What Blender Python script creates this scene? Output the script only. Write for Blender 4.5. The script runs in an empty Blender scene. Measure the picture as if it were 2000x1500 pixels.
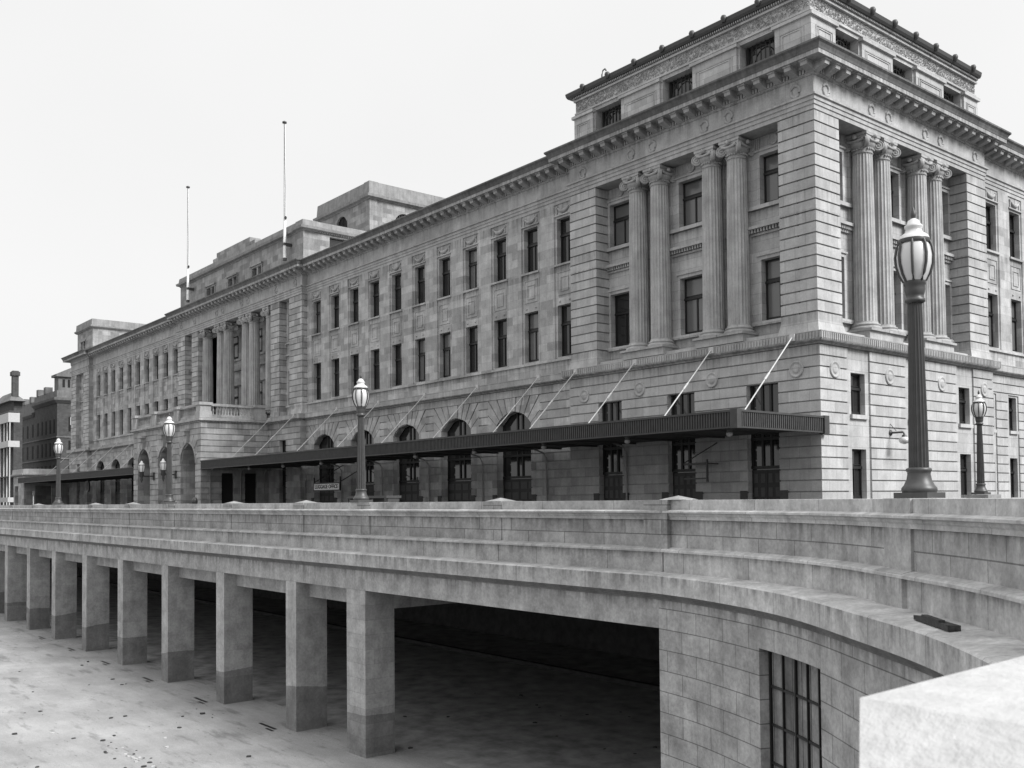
import bpy, bmesh, math, random
from mathutils import Vector, Matrix
random.seed(7)
PI = math.pi
scn = bpy.context.scene
C = scn.collection

# ---------------------------------------------------------------- materials
def nt(name):
    m = bpy.data.materials.new(name); m.use_nodes = True
    t = m.node_tree; b = t.nodes['Principled BSDF']
    return m, t, b
def N(t, kind, **kw):
    n = t.nodes.new(kind)
    for k, v in kw.items():
        if k.startswith('i_'):
            n.inputs[int(k[2:])].default_value = v
        else: setattr(n, k, v)
    return n
def L(t, a, b): t.links.new(a, b)
def g(v): return (v, v, v, 1)
def math_(t, op, a, b=None, c=None, clamp=False):
    n = N(t, 'ShaderNodeMath', operation=op, use_clamp=clamp)
    for i, x in enumerate((a, b, c)):
        if x is None: continue
        if isinstance(x, (int, float)): n.inputs[i].default_value = x
        else: L(t, x, n.inputs[i])
    return n.outputs[0]
def ramp(t, fac, p0, p1, v0, v1):
    n = N(t, 'ShaderNodeMapRange'); L(t, fac, n.inputs[0])
    for i, v in enumerate((p0, p1, v0, v1)): n.inputs[i + 1].default_value = v
    return n.outputs[0]
def noise(t, vec, scale, detail=5, rough=.6):
    n = N(t, 'ShaderNodeTexNoise'); n.inputs['Scale'].default_value = scale
    n.inputs['Detail'].default_value = detail; n.inputs['Roughness'].default_value = rough
    L(t, vec, n.inputs['Vector']); return n.outputs[0]

def stone(name, lo, hi, bw=1.5, bh=.583, zref=8.28, sgn=1, mortar=.012, mdark=.6, rough=.85, streak=.25, bump=.25, paint=None, grain=.22, cloud=1.1, soot_shade=None):
    m, t, b = nt(name)
    pos = N(t, 'ShaderNodeNewGeometry').outputs['Position']
    s = N(t, 'ShaderNodeSeparateXYZ'); L(t, pos, s.inputs[0])
    u = math_(t, 'ADD' if sgn > 0 else 'SUBTRACT', s.outputs[0], s.outputs[1])
    z = math_(t, 'SUBTRACT', s.outputs[2], zref)
    cv = N(t, 'ShaderNodeCombineXYZ'); L(t, u, cv.inputs[0]); L(t, z, cv.inputs[1])
    k = None
    if bw:
        br = N(t, 'ShaderNodeTexBrick'); L(t, cv.outputs[0], br.inputs['Vector'])
        br.inputs['Color1'].default_value = g(lo); br.inputs['Color2'].default_value = g(hi)
        br.inputs['Mortar'].default_value = g((lo + hi) / 2 * mdark)
        br.inputs['Scale'].default_value = 1; br.inputs['Mortar Size'].default_value = mortar
        br.inputs['Mortar Smooth'].default_value = .3
        br.inputs['Brick Width'].default_value = bw; br.inputs['Row Height'].default_value = bh
        bwn = N(t, 'ShaderNodeRGBToBW'); L(t, br.outputs[0], bwn.inputs[0]); k = bwn.outputs[0]
    n1 = noise(t, pos, cloud, 8, .62); n2 = noise(t, pos, 11, 4, .7)
    mp = N(t, 'ShaderNodeMapping'); mp.inputs['Scale'].default_value = (2.2, 2.2, .16); L(t, pos, mp.inputs[0])
    n3 = noise(t, mp.outputs[0], 1.6, 5)
    f = math_(t, 'MULTIPLY', ramp(t, n1, .3, .7, 1 - grain, 1 + grain), ramp(t, n2, .25, .75, 1 - grain * .8, 1 + grain * .8))
    f = math_(t, 'MULTIPLY', f, ramp(t, n3, .35, .72, 1 + streak * .3, 1 - streak))
    v = math_(t, 'MULTIPLY', k if k is not None else (lo + hi) / 2, f)
    if soot_shade:    # dirt washed down from each sill and moulding
        mp3 = N(t, 'ShaderNodeMapping'); mp3.inputs['Scale'].default_value = (5, 5, .25); L(t, pos, mp3.inputs[0])
        dn = ramp(t, noise(t, mp3.outputs[0], 1.0, 6, .65), .42, .62, 0, 1); dl, dk, levels = soot_shade
        for zl in levels:
            dz = math_(t, 'DIVIDE', math_(t, 'SUBTRACT', zl, s.outputs[2]), dl)
            up = math_(t, 'GREATER_THAN', dz, 0.0); fall = math_(t, 'SUBTRACT', 1, dz, clamp=True)
            v = math_(t, 'MULTIPLY', v, math_(t, 'SUBTRACT', 1, math_(t, 'MULTIPLY', math_(t, 'MULTIPLY', math_(t, 'MULTIPLY', fall, fall), up), math_(t, 'MULTIPLY', dn, dk))))
    if paint:   # painted dado: its own darker coat up to a given height
        zp, fac = paint
        edge = math_(t, 'ADD', s.outputs[2], math_(t, 'MULTIPLY', math_(t, 'SUBTRACT', noise(t, pos, .16, 1), .5), 1.1)); edge = math_(t, 'ADD', edge, math_(t, 'MULTIPLY', n1, .08))
        mk = math_(t, 'LESS_THAN', edge, zp)
        v = math_(t, 'MULTIPLY', v, math_(t, 'SUBTRACT', 1, math_(t, 'MULTIPLY', mk, 1 - fac)))
    cc = N(t, 'ShaderNodeCombineColor')
    for i in range(3): L(t, v, cc.inputs[i])
    L(t, cc.outputs[0], b.inputs['Base Color']); b.inputs['Roughness'].default_value = rough
    b.inputs['Specular IOR Level'].default_value = .25
    bp = N(t, 'ShaderNodeBump'); bp.inputs['Strength'].default_value = bump; bp.inputs['Distance'].default_value = .03
    L(t, n2, bp.inputs['Height']); L(t, bp.outputs[0], b.inputs['Normal'])
    return m
def plainmat(name, v, rough=.6, spec=.4, var=.15, scale=6, metal=0):
    m, t, b = nt(name)
    pos = N(t, 'ShaderNodeNewGeometry').outputs['Position']
    f = math_(t, 'MULTIPLY', ramp(t, noise(t, pos, scale, 5), .3, .7, 1 - var, 1 + var), v)
    cc = N(t, 'ShaderNodeCombineColor')
    for i in range(3): L(t, f, cc.inputs[i])
    L(t, cc.outputs[0], b.inputs['Base Color'])
    b.inputs['Roughness'].default_value = rough; b.inputs['Specular IOR Level'].default_value = spec
    b.inputs['Metallic'].default_value = metal
    return m
M = {}
M['pav'] = stone('pavilion_stone', .34, .43, 1.3, .583, 8.28, streak=.12, grain=.17, soot_shade=(1.6, .4, (21.1, 17.05, 15.95, 10.6, 8.86)))
M['mid'] = stone('patchy_ashlar', .26, .45, 1.25, .583, 8.28, mortar=.01, mdark=.8, streak=.15, grain=.2, soot_shade=(1.8, .45, (21.1, 16.84, 10.38, 8.86)))
M['trim'] = stone('carved_stone', .31, .38, 3.4, 9, 3.0, mortar=.012, streak=.2, grain=.2, soot_shade=(.9, .5, (22.95, 23.64, 9.04)))
M['shaft'] = stone('column_stone', .32, .41, None, streak=.3, grain=.2)
M['cornice'] = stone('weathered_cornice', .1, .15, 2.6, 9, 3, streak=.35)
M['concrete'] = stone('viaduct_concrete', .28, .34, None, streak=.15, grain=.3, cloud=1.7, soot_shade=(.6, .5, (-1.36,)))
M['ashlar'] = stone('viaduct_ashlar', .30, .36, 1.3, .48, -2.04, sgn=-1, mortar=.013, mdark=.42, streak=.15, grain=.3, cloud=1.6, soot_shade=(.55, .5, (.5, -.26, -.8, -1.36)))
M['parapet'] = stone('parapet_ashlar', .24, .31, 1.5, .35, .5, sgn=-1, mortar=.013, mdark=.42, streak=.16, grain=.3, cloud=1.6, soot_shade=(.55, .5, (.5, -.26, -.8, -1.36)))
M['parapet2'] = stone('parapet_ashlar_pale_lit', .31, .38, 1.5, .35, .5, sgn=-1, mortar=.013, mdark=.42, streak=.16, grain=.3, cloud=1.6, soot_shade=(.55, .5, (.5, -.26, -.8, -1.36)))  # paler casting past the joint, with the curve's extra light in the colour
M['ledge2'] = stone('ledge_concrete_pale_lit', .39, .47, 2.75, 6, -3.5, sgn=-1, mortar=.012, mdark=.5, streak=.15, grain=.3, cloud=1.6, soot_shade=(.55, .5, (.5, -.26, -.8, -1.36)))  # curved ledge: lighter casting, brighter aspect also put into the tone
M['ledge'] = stone('ledge_concrete', .33, .40, 2.75, 6, -3.5, sgn=-1, mortar=.012, mdark=.5, streak=.15, grain=.3, cloud=1.6, soot_shade=(.55, .5, (.5, -.26, -.8, -1.36)))
M['pillar'] = stone('pillar_concrete', .30, .38, 5, 1.15, -7.7, mortar=.008, mdark=.85, streak=.12, grain=.25, cloud=1.8, paint=(-6.17, .58))
M['pillarash'] = stone('pillar_ashlar', .30, .37, 1.5, .5, -2.04, sgn=-1, mortar=.009, mdark=.82, streak=.12, grain=.25, cloud=1.8, paint=(-6.2, .62))
M['copper'] = plainmat('dark_gutter', .035, .5, .5)
M['canopy'] = plainmat('canopy_paint', .042, .55, .4, .25, 3)
M['soffit'] = plainmat('soffit_paint', .06, .7)
M['frame'] = plainmat('window_paint', .012, .45)
M['door'] = plainmat('door_paint', .018, .5)
M['doorpanel'] = plainmat('door_panel_paint', .05, .5)
M['iron'] = plainmat('lamp_iron', .045, .45, .5, .2, 8)
M['white'] = plainmat('white_enamel', .52, .3)
M['pole'] = plainmat('white_pole_paint', .75, .6)
M['tie'] = plainmat('pale_tie_paint', .45, .5)
M['pipe'] = plainmat('pale_pipe_paint', .3, .6)
M['near'] = stone('pale_coping_concrete', .36, .40, None, streak=.0, grain=.1, cloud=5, bump=.5)
M['brick'] = stone('dark_brick', .045, .07, .5, .16, 0, mortar=.02, mdark=1.5, streak=.1)
M['render'] = stone('brick_trim', .12, .16, None)
M['lwood'] = plainmat('pale_painted_timber', .4, .6)
M['boards'] = stone('grey_boards', .15, .27, .49, 30, 0, sgn=-1, mortar=.02, mdark=.2, streak=.5, grain=.3)
M['soot_shade'] = plainmat('shade_dark_concrete', .06, .95, .1, .3, 2)  # undercroft darkness put into the concrete's colour
M['ledgeshade'] = stone('shaded_moulding', .12, .16, None, streak=.2, cloud=2)  # shadow below the ledge put into the moulding's colour
M['capstone'] = stone('cap_stone', .2, .26, None, cloud=3)
M['signface'] = plainmat('pale_sign_paint', .85, .6, .2, .05)
M['dimmed'] = stone('dimmed_roof_stone', .18, .31, 1.25, .583, 8.28, mortar=.01, mdark=.8, streak=.2)  # upper stonework darkened in colour to offset the direct sun
M['dimmedtrim'] = stone('dimmed_parapet_stone', .2, .25, None, streak=.25)  # its trim, likewise darkened against the sun
M['floor'] = plainmat('shade_toned_floor', .26, .9, .2, .4, 1.2)  # shade under the deck put into the floor tone
M['paper'] = plainmat('scrap_paper', .42, .9)
M['dark'] = plainmat('dark_interior', .012, .9)
M['plank'] = plainmat('tarred_timber', .05, .9, .2, .4, 14)
M['bark'] = plainmat('bark', .06, .9)
M['leaf'] = plainmat('lead_roof', .3, .6)
m, t, b = nt('opal_glass'); b.inputs['Base Color'].default_value = g(.52); b.inputs['Roughness'].default_value = .25; b.inputs['Coat Weight'].default_value = .4; M['opal'] = m
def glass(name, v, rough):
    m, t, b = nt(name); b.inputs['Base Color'].default_value = g(v); b.inputs['Roughness'].default_value = rough
    b.inputs['Specular IOR Level'].default_value = .7
    pos = N(t, 'ShaderNodeNewGeometry').outputs['Position']
    bp = N(t, 'ShaderNodeBump'); bp.inputs['Strength'].default_value = .05; bp.inputs['Distance'].default_value = .02
    L(t, noise(t, pos, 1.3, 2), bp.inputs['Height']); L(t, bp.outputs[0], b.inputs['Normal'])
    return m
M['dullglass'] = plainmat('dull_glass', .015, .7, .1)
M['glass'] = glass('window_glass', .02, .06)
M['curtain'] = glass('window_glass_with_pale_curtain', .3, .2)
M['blind'] = glass('window_glass_with_blind', .11, .15)
def yardmat():
    m, t, b = nt('yard_gravel')
    pos = N(t, 'ShaderNodeNewGeometry').outputs['Position']
    a = noise(t, pos, .35, 7, .6); c = noise(t, pos, 26, 3, .7)
    mp = N(t, 'ShaderNodeMapping'); mp.inputs['Scale'].default_value = (.35, 1.5, 1); mp.inputs['Rotation'].default_value = (0, 0, .2); L(t, pos, mp.inputs[0])
    s = noise(t, mp.outputs[0], 1.1, 6, .62); s2 = noise(t, mp.outputs[0], 4.5, 4, .6)
    v = math_(t, 'MULTIPLY', ramp(t, a, .35, .65, .23, .32), ramp(t, c, .3, .7, .82, 1.15))
    v = math_(t, 'MULTIPLY', v, ramp(t, s, .56, .68, 1, .62))
    v = math_(t, 'MULTIPLY', v, ramp(t, s2, .64, .74, 1, .5))
    mp2 = N(t, 'ShaderNodeMapping'); mp2.inputs['Scale'].default_value = (.22, 1.1, 1); mp2.inputs['Rotation'].default_value = (0, 0, -.06); L(t, pos, mp2.inputs[0])
    v = math_(t, 'MULTIPLY', v, ramp(t, noise(t, mp2.outputs[0], .9, 7, .7), .38, .68, 1.08, .86))     # wheel tracks along the viaduct
    vo = N(t, 'ShaderNodeTexVoronoi'); vo.inputs['Scale'].default_value = 5; L(t, pos, vo.inputs['Vector'])
    v = math_(t, 'MULTIPLY', v, ramp(t, vo.outputs[0], .02, .09, .45, 1))
    v = math_(t, 'MULTIPLY', v, ramp(t, noise(t, pos, 90, 2, .8), .3, .7, .75, 1.25))
    cc = N(t, 'ShaderNodeCombineColor')
    for i in range(3): L(t, v, cc.inputs[i])
    L(t, cc.outputs[0], b.inputs['Base Color']); b.inputs['Roughness'].default_value = .95
    bp = N(t, 'ShaderNodeBump'); bp.inputs['Strength'].default_value = .5; bp.inputs['Distance'].default_value = .03
    L(t, c, bp.inputs['Height']); L(t, bp.outputs[0], b.inputs['Normal'])
    return m
M['yard'] = yardmat()
M['plaza'] = plainmat('plaza_asphalt', .06, .9, .2, .2, 3)

# ---------------------------------------------------------------- mesh helpers
class MB:
    def __init__(s): s.v = []; s.f = []; s.sm = []
    def add(s, vs, fs, smooth=False):
        o = len(s.v); s.v += [tuple(v) for v in vs]
        for f in fs: s.f.append(tuple(i + o for i in f)); s.sm.append(smooth)
    def hexa(s, p):   # 8 points, bottom ring then top ring
        s.add(p, [(3, 2, 1, 0), (4, 5, 6, 7), (0, 1, 5, 4), (1, 2, 6, 5), (2, 3, 7, 6), (3, 0, 4, 7)])
    def box(s, x0, x1, y0, y1, z0, z1, F=None):
        p = [(x0, y0, z0), (x1, y0, z0), (x1, y1, z0), (x0, y1, z0), (x0, y0, z1), (x1, y0, z1), (x1, y1, z1), (x0, y1, z1)]
        s.hexa([F(*q) for q in p] if F else p)
    def prism(s, poly, z0, z1, F=None):
        n = len(poly); vs = [(a, b, z0) for a, b in poly] + [(a, b, z1) for a, b in poly]
        if F: vs = [F(*q) for q in vs]
        s.add(vs, [tuple(range(n))[::-1], tuple(range(n, 2 * n))] + [(i, (i + 1) % n, n + (i + 1) % n, n + i) for i in range(n)])
    def uprism(s, poly, d0, d1, F):   # polygon in the wall plane (u,z), thickness along d
        n = len(poly); vs = [F(a, d0, b) for a, b in poly] + [F(a, d1, b) for a, b in poly]
        s.add(vs, [tuple(range(n))[::-1], tuple(range(n, 2 * n))] + [(i, (i + 1) % n, n + (i + 1) % n, n + i) for i in range(n)])
    def lathe(s, prof, c=(0, 0, 0), n=24, flute=None, smooth=True, ax=None):
        vs = []; nn = n
        for r, z in prof:
            for i in range(nn):
                a = 2 * PI * i / nn; rr = r
                if flute: k, dep = flute; rr = r * (1 - dep * abs(math.sin(k * a / 2)) ** .7) if r > 0 else r
                vs.append((rr * math.cos(a), rr * math.sin(a), z))
        if ax is not None:
            R = Vector((0, 0, 1)).rotation_difference(Vector(ax)).to_matrix()
            vs = [R @ Vector(v) for v in vs]
        vs = [(v[0] + c[0], v[1] + c[1], v[2] + c[2]) for v in vs]
        fs = []
        for j in range(len(prof) - 1):
            for i in range(nn):
                k = (i + 1) % nn; fs.append((j * nn + i, j * nn + k, (j + 1) * nn + k, (j + 1) * nn + i))
        s.add(vs, fs, smooth)
        m = (len(prof) - 1) * nn
        s.add([vs[i] for i in range(nn)], [tuple(range(nn))[::-1]]); s.add([vs[m + i] for i in range(nn)], [tuple(range(nn))])
    def tube(s, pts, r, n=8):
        P = [Vector(p) for p in pts]; rings = []
        for i, p in enumerate(P):
            d = (P[min(i + 1, len(P) - 1)] - P[max(i - 1, 0)]).normalized()
            a = d.cross(Vector((0, 0, 1)) if abs(d.z) < .9 else Vector((1, 0, 0))).normalized(); b2 = d.cross(a)
            rr = r[i] if isinstance(r, (list, tuple)) else r
            rings.append([p + a * rr * math.cos(2 * PI * k / n) + b2 * rr * math.sin(2 * PI * k / n) for k in range(n)])
        vs = [v for q in rings for v in q]; fs = []
        for j in range(len(P) - 1):
            for i in range(n):
                k = (i + 1) % n; fs.append((j * n + i, j * n + k, (j + 1) * n + k, (j + 1) * n + i))
        s.add(vs, fs, True); m = (len(P) - 1) * n
        s.add(rings[0], [tuple(range(n))]); s.add(rings[-1], [tuple(range(n))])
    def sweep(s, path, prof, side=1, smooth=False):   # closed profile (d,z) along a plan polyline with mitres
        P = [Vector((p[0], p[1])) for p in path]; n = len(prof); vs = []
        for i, p in enumerate(P):
            ds = []
            if i > 0: ds.append((p - P[i - 1]).normalized())
            if i < len(P) - 1: ds.append((P[i + 1] - p).normalized())
            ns = [Vector((d.y, -d.x)) * side for d in ds]
            if len(ns) == 2:
                m_ = (ns[0] + ns[1])
                m_ = m_ / max(.15, (1 + ns[0].dot(ns[1])))
            else: m_ = ns[0]
            for d, z in prof: q = p + m_ * d; vs.append((q.x, q.y, z))
        fs = []
        for j in range(len(P) - 1):
            for i in range(n):
                k = (i + 1) % n; fs.append((j * n + i, j * n + k, (j + 1) * n + k, (j + 1) * n + i))
        s.add(vs, fs, smooth); m = (len(P) - 1) * n
        s.add(vs[:n], [tuple(range(n))]); s.add(vs[m:], [tuple(range(n))[::-1]])
    def mesh(s, name, mat):
        me = bpy.data.meshes.new(name); me.from_pydata(s.v, [], s.f)
        bm = bmesh.new(); bm.from_mesh(me)
        bmesh.ops.recalc_face_normals(bm, faces=bm.faces); bm.to_mesh(me); bm.free()
        me.polygons.foreach_set('use_smooth', s.sm if len(s.sm) == len(me.polygons) else [False] * len(me.polygons))
        me.materials.append(M[mat] if isinstance(mat, str) else mat); me.update()
        return me
    def obj(s, name, mat, parent=None, loc=None):
        o = bpy.data.objects.new(name, s.mesh(name, mat)); C.objects.link(o)
        if parent: o.parent = parent
        if loc: o.location = loc
        return o
def link(name, me, parent=None, loc=(0, 0, 0), rz=0):
    o = bpy.data.objects.new(name, me); C.objects.link(o); o.location = loc; o.rotation_euler = (0, 0, rz)
    if parent: o.parent = parent
    return o
def tag(o, label=None, cat=None, group=None, kind=None):
    if label: o['label'] = label
    if cat: o['category'] = cat
    if group: o['group'] = group
    if kind: o['kind'] = kind
    return o
def thing(name, label, cat, loc=(0, 0, 0), rz=0, group=None):
    o = bpy.data.objects.new(name, None); C.objects.link(o); o.location = loc; o.rotation_euler = (0, 0, rz)
    o.empty_display_size = .3
    return tag(o, label, cat, group)
def kids(o): return [c for c in bpy.data.objects if c.parent == o]
def copy_tree(o, parent=None):
    c = o.copy(); C.objects.link(c); c.parent = parent
    for ch in kids(o): copy_tree(ch, c)
    return c

# wall frames: u along the wall, d outwards, z up
def FR(u, d, z): return (-u, -d, z)              # front of the building, u = metres left of the corner
def FL(u, d, z): return (d, u, z)                # right flank, u = metres back from the corner
def shift(F, dd): return lambda u, d, z: F(u, d + dd, z)

def cuts(u0, u1, holes):
    iv = [(u0, u1)]
    for a, b in holes:
        nx = []
        for p, q in iv:
            if b <= p or a >= q: nx.append((p, q)); continue
            if a > p: nx.append((p, a))
            if b < q: nx.append((b, q))
        iv = nx
    return [(p, q) for p, q in iv if q - p > .01]
def corner(mb, x1, y0, w, z0, z1, sx=1, pitch=.583, zref=8.28, gap=.075, dep=.09):
    """rusticated corner block: outer edge at (x1, y0), body going -x*sx and +y"""
    def bx(i, a, b_):
        X = sorted((x1 - i * sx, x1 - w * sx)); mb.box(X[0], X[1], y0 + i, y0 + w, a, b_)
    bx(dep, z0, z1); k = math.ceil((zref - z1) / pitch) - 1
    while True:
        top = zref - k * pitch; bot = top - pitch; k += 1
        if bot >= z1: continue
        if top <= z0: break
        a = max(bot + gap / 2, z0 + .001); b_ = min(top - gap / 2, z1 - .001)
        if b_ - a > .03: bx(0, a, b_)
def pier(mb, F, u0, u1, df, db, z0, z1, zref=20.48, pitch=.583, gap=.075, dep=.09):
    mb.box(u0 + dep, u1 - dep, db + .01, df - dep, z0, z1, F); k = math.ceil((zref - z1) / pitch) - 1
    while True:
        top = zref - k * pitch; bot = top - pitch; k += 1
        if bot >= z1: continue
        if top <= z0: break
        a = max(bot + gap / 2, z0 + .001); b_ = min(top - gap / 2, z1 - .001)
        if b_ - a > .03: mb.box(u0, u1, db, df, a, b_, F)
def panel(mb, F, u0, u1, z0, z1, holes, d0, d1):
    zs = sorted({z0, z1} | {z for h in holes for z in h[2:] if z0 < z < z1})
    for a, b in zip(zs, zs[1:]):
        m = (a + b) / 2
        for p, q in cuts(u0, u1, [(h[0], h[1]) for h in holes if h[2] < m < h[3]]): mb.box(p, q, d0, d1, a, b, F)
def rust(mb, F, u0, u1, z0, z1, holes, d=0, pitch=.583, zref=8.28, gap=.075, dep=.09, thick=.6):
    panel(mb, F, u0, u1, z0, z1, holes, d - thick, d - dep)
    k = math.ceil((zref - z1) / pitch) - 1; 
    while True:
        top = zref - k * pitch; bot = top - pitch; k += 1
        if bot >= z1: continue
        if top <= z0: break
        a = max(bot + gap / 2, z0); b_ = min(top - gap / 2, z1)
        if b_ - a < .03: continue
        panel(mb, F, u0, u1, a, b_, holes, d - dep + .001, d)

# ================================================================ THE STATION
ST = thing('railway_station', 'long classical stone railway station with columned pavilions and canopy', 'station')

def sub(o, name, mb, mat): return mb.obj(name, mat, o)
WC = {}
def window(F, c, z0, z1, w, d, style='sash', ang=0, pane='glass'):
    """window part with frame and pane; c = centre along u; d = depth of the frame's outer face"""
    key = (F.__code__.co_firstlineno if hasattr(F, '__code__') else 0, round(w, 2), round(z1 - z0, 2), style, pane, ang)
    h = z1 - z0
    if key not in WC:
        def G(u, dd, z): return (u, -dd, z)
        fr = MB(); e = .1
        fr.box(-w / 2, -w / 2 + e, -.14, 0, 0, h, G); fr.box(w / 2 - e, w / 2, -.14, 0, 0, h, G)
        fr.box(-w / 2 + e, w / 2 - e, -.14, 0, 0, e, G); fr.box(-w / 2 + e, w / 2 - e, -.14, 0, h - e, h, G)
        if style == 'sash':
            zt = h * .64; fr.box(-w / 2 - .04, w / 2 + .04, -.1, .05, zt - .07, zt + .07, G)
            fr.box(-.045, .045, -.09, -.01, e, zt - .07, G)
            fr.box(-w / 2 + e, w / 2 - e, -.09, -.02, e, e + .12, G); fr.box(-w / 2 + e, w / 2 - e, -.09, -.02, zt + .12, zt + .18, G)
        elif style == 'grid':
            for k in (-1, 0, 1): fr.box(k * w / 4 - .03, k * w / 4 + .03, -.09, -.02, e, h - e, G)
        elif style == 'base':
            for k in (-.17, .17): fr.box(k - .04, k + .04, -.09, -.01, e, h - e, G)
        pn = MB(); pn.box(-w / 2 + e * .6, w / 2 - e * .6, -.12, -.07, e * .6, h - e * .6, G)
        WC[key] = (fr.mesh('frame', 'frame'), pn.mesh('pane', pane))
    a, b_ = WC[key]
    p = F(c, d, z0); q = F(c, d + 1, z0)
    nrm = (q[0] - p[0], q[1] - p[1]); rz = math.atan2(nrm[1], nrm[0]) + PI / 2
    o = link('window', a, ST, p, rz)
    link('pane', b_, o)
    return o

# ---- column (shared meshes)
def column_meshes(h0=10.05, h1=21.1):
    sh = MB(); prof = []
    H = 19.95 - 10.55
    for i in range(9):
        k = i / 8; prof.append((.625 - .085 * k ** 1.8, .5 + H * k))
    sh.lathe(prof, n=120, flute=(20, .085), smooth=False)
    bs = MB(); bs.lathe([(.84, .1), (.86, .17), (.84, .24), (.76, .27), (.74, .32), (.78, .34), (.78, .41), (.70, .44), (.66, .5), (.66, .56)], n=32)
    bs.box(-.88, .88, -.88, .88, -.02, .1)
    cp = MB(); zc = 9.9
    cp.lathe([(.55, zc), (.58, zc + .04), (.55, zc + .1), (.55, zc + .3), (.62, zc + .36), (.72, zc + .52), (.70, zc + .62)], n=24)
    ab = []
    for i in range(4):
        a0 = PI / 4 + i * PI / 2; a1 = a0 + PI / 2
        P0 = Vector((math.cos(a0), math.sin(a0))) * 1.0; P1 = Vector((math.cos(a1), math.sin(a1))) * 1.0
        mid = (P0 + P1) / 2 * .88
        for k in range(6):
            s_ = k / 6; ab.append(((P0 * (1 - s_) ** 2 + mid * 2 * s_ * (1 - s_) + P1 * s_ ** 2).x, (P0 * (1 - s_) ** 2 + mid * 2 * s_ * (1 - s_) + P1 * s_ ** 2).y))
    cp.prism(ab, zc + .92, zc + 1.08); cp.prism([(x * .94, y * .94) for x, y in ab], zc + .8, zc + .92)
    for i in range(4):       # a scroll on each diagonal corner
        a = PI / 4 + i * PI / 2; cx, cy = math.cos(a) * .86, math.sin(a) * .86
        for sd in (-1, 1):
            ax = (-math.sin(a) * sd, math.cos(a) * sd, 0)
            cp.lathe([(.29, -.01), (.29, .1), (.25, .13), (.235, .09), (.18, .09), (.17, .13), (.11, .13), (.1, .09), (.05, .09), (.045, .15), (0.001, .15)], (cx, cy, zc + .5), 20, ax=ax)
        cp.tube([(math.cos(a) * .5, math.sin(a) * .5, zc + .6), (math.cos(a) * .8, math.sin(a) * .8, zc + .78)], .1, 8)
    for i in range(4):
        # garland between the scrolls and the middle flower
        a = i * PI / 2; nx, ny = math.cos(a), math.sin(a); tx, ty = -ny, nx
        pts = [(nx * (.66 + .04 * (1 - q * q)) + tx * q * .5, ny * (.66 + .04 * (1 - q * q)) + ty * q * .5, zc + .72 - .1 * (1 - q * q)) for q in (-1, -.6, -.2, .2, .6, 1)]
        cp.tube(pts, .09, 8)
        cp.lathe([(.13, -.06), (.12, .06), (.04, .1)], (nx * .8, ny * .8, zc + .86), 10, ax=(nx, ny, 0))
        for q in range(5):
            aq = a + (q - 2) * .25; cp.lathe([(.05, -.05), (.06, 0), (.03, .05)], (math.cos(aq) * .6, math.sin(aq) * .6, zc + .22), 8)
    return sh.mesh('column', 'shaft'), bs.mesh('base', 'trim'), cp.mesh('capital', 'trim')
CM = column_meshes()
def column(x, y):
    o = link('column', CM[0], ST, (x, y, 10.05)); link('base', CM[1], o); link('capital', CM[2], o)

# ---- plan line of the walls, from far left round the corner and along the flank
WALL = [(-136, 16), (-136, .2), (-126.5, .2), (-126.5, .75), (-90, .75), (-90, .2), (-57.3, .2), (-57.3, .75), (-18.95, .75), (-18.95, .2), (-.2, .2), (-.2, 18.95), (-.75, 18.95), (-.75, 42)]
def off(p, d):   # shift the plan line inwards a little without changing steps
    return p
ar = MB()
ar.sweep(WALL, [(-1.2, 21.1), (.0, 21.1), (.0, 21.33), (.05, 21.34), (.05, 21.54), (.1, 21.56), (.1, 21.75), (.19, 21.78), (.19, 21.88), (.0, 21.9), (.0, 22.86), (.06, 22.88), (.06, 22.94), (-1.2, 22.94)])
sub(ST, 'entablature', ar, 'trim')
co = MB()
co.sweep(WALL, [(-1.2, 22.945), (.07, 22.945), (.07, 23.25), (.16, 23.28), (.2, 23.42), (.98, 23.42), (.98, 23.43), (.98, 23.64), (-1.2, 23.64)])
sub(ST, 'corona', co, 'trim')
cy = MB()
cy.sweep(WALL, [(-1.2, 23.645), (1.0, 23.645), (1.03, 23.75), (1.1, 23.9), (1.2, 24.0), (1.2, 24.1), (1.0, 24.13), (.1, 24.22), (-1.2, 24.22)])
sub(ST, 'cornice', cy, 'cornice')
blk = MB(); blk.sweep(WALL, [(-.6, 24.2), (-.1, 24.2), (-.1, 24.5), (-.6, 24.5)]); sub(ST, 'blocking_course', blk, 'trim')
def along(path, step, fn, ends=0):
    for (x0, y0), (x1, y1) in zip(path, path[1:]):
        Ls = math.hypot(x1 - x0, y1 - y0)
        if Ls < 1: continue
        tx, ty = (x1 - x0) / Ls, (y1 - y0) / Ls; nx, ny = ty, -tx
        n = max(1, round((Ls - 2 * ends) / step)); st = (Ls - 2 * ends) / n
        for i in range(n + 1): fn(x0 + tx * (ends + i * st), y0 + ty * (ends + i * st), tx, ty, nx, ny)
VW = WALL[2:]   # the visible part
de = MB()
def dent(x, y, tx, ty, nx, ny):
    w = .055
    de.hexa([(x + tx * a + nx * b_, y + ty * a + ny * b_, z) for z in (23.0, 23.22) for a, b_ in ((-w, .06), (w, .06), (w, .17), (-w, .17))])
along(VW, .2, dent, -.1); sub(ST, 'dentil_band', de, 'trim')
mpos = []
along(VW, .96, lambda x, y, tx, ty, nx, ny: mpos.append((x, y, nx, ny)), .05)
mpos.sort(key=lambda p: (p[0] - 28.8) ** 2 + (p[1] + 43.4) ** 2)
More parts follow.
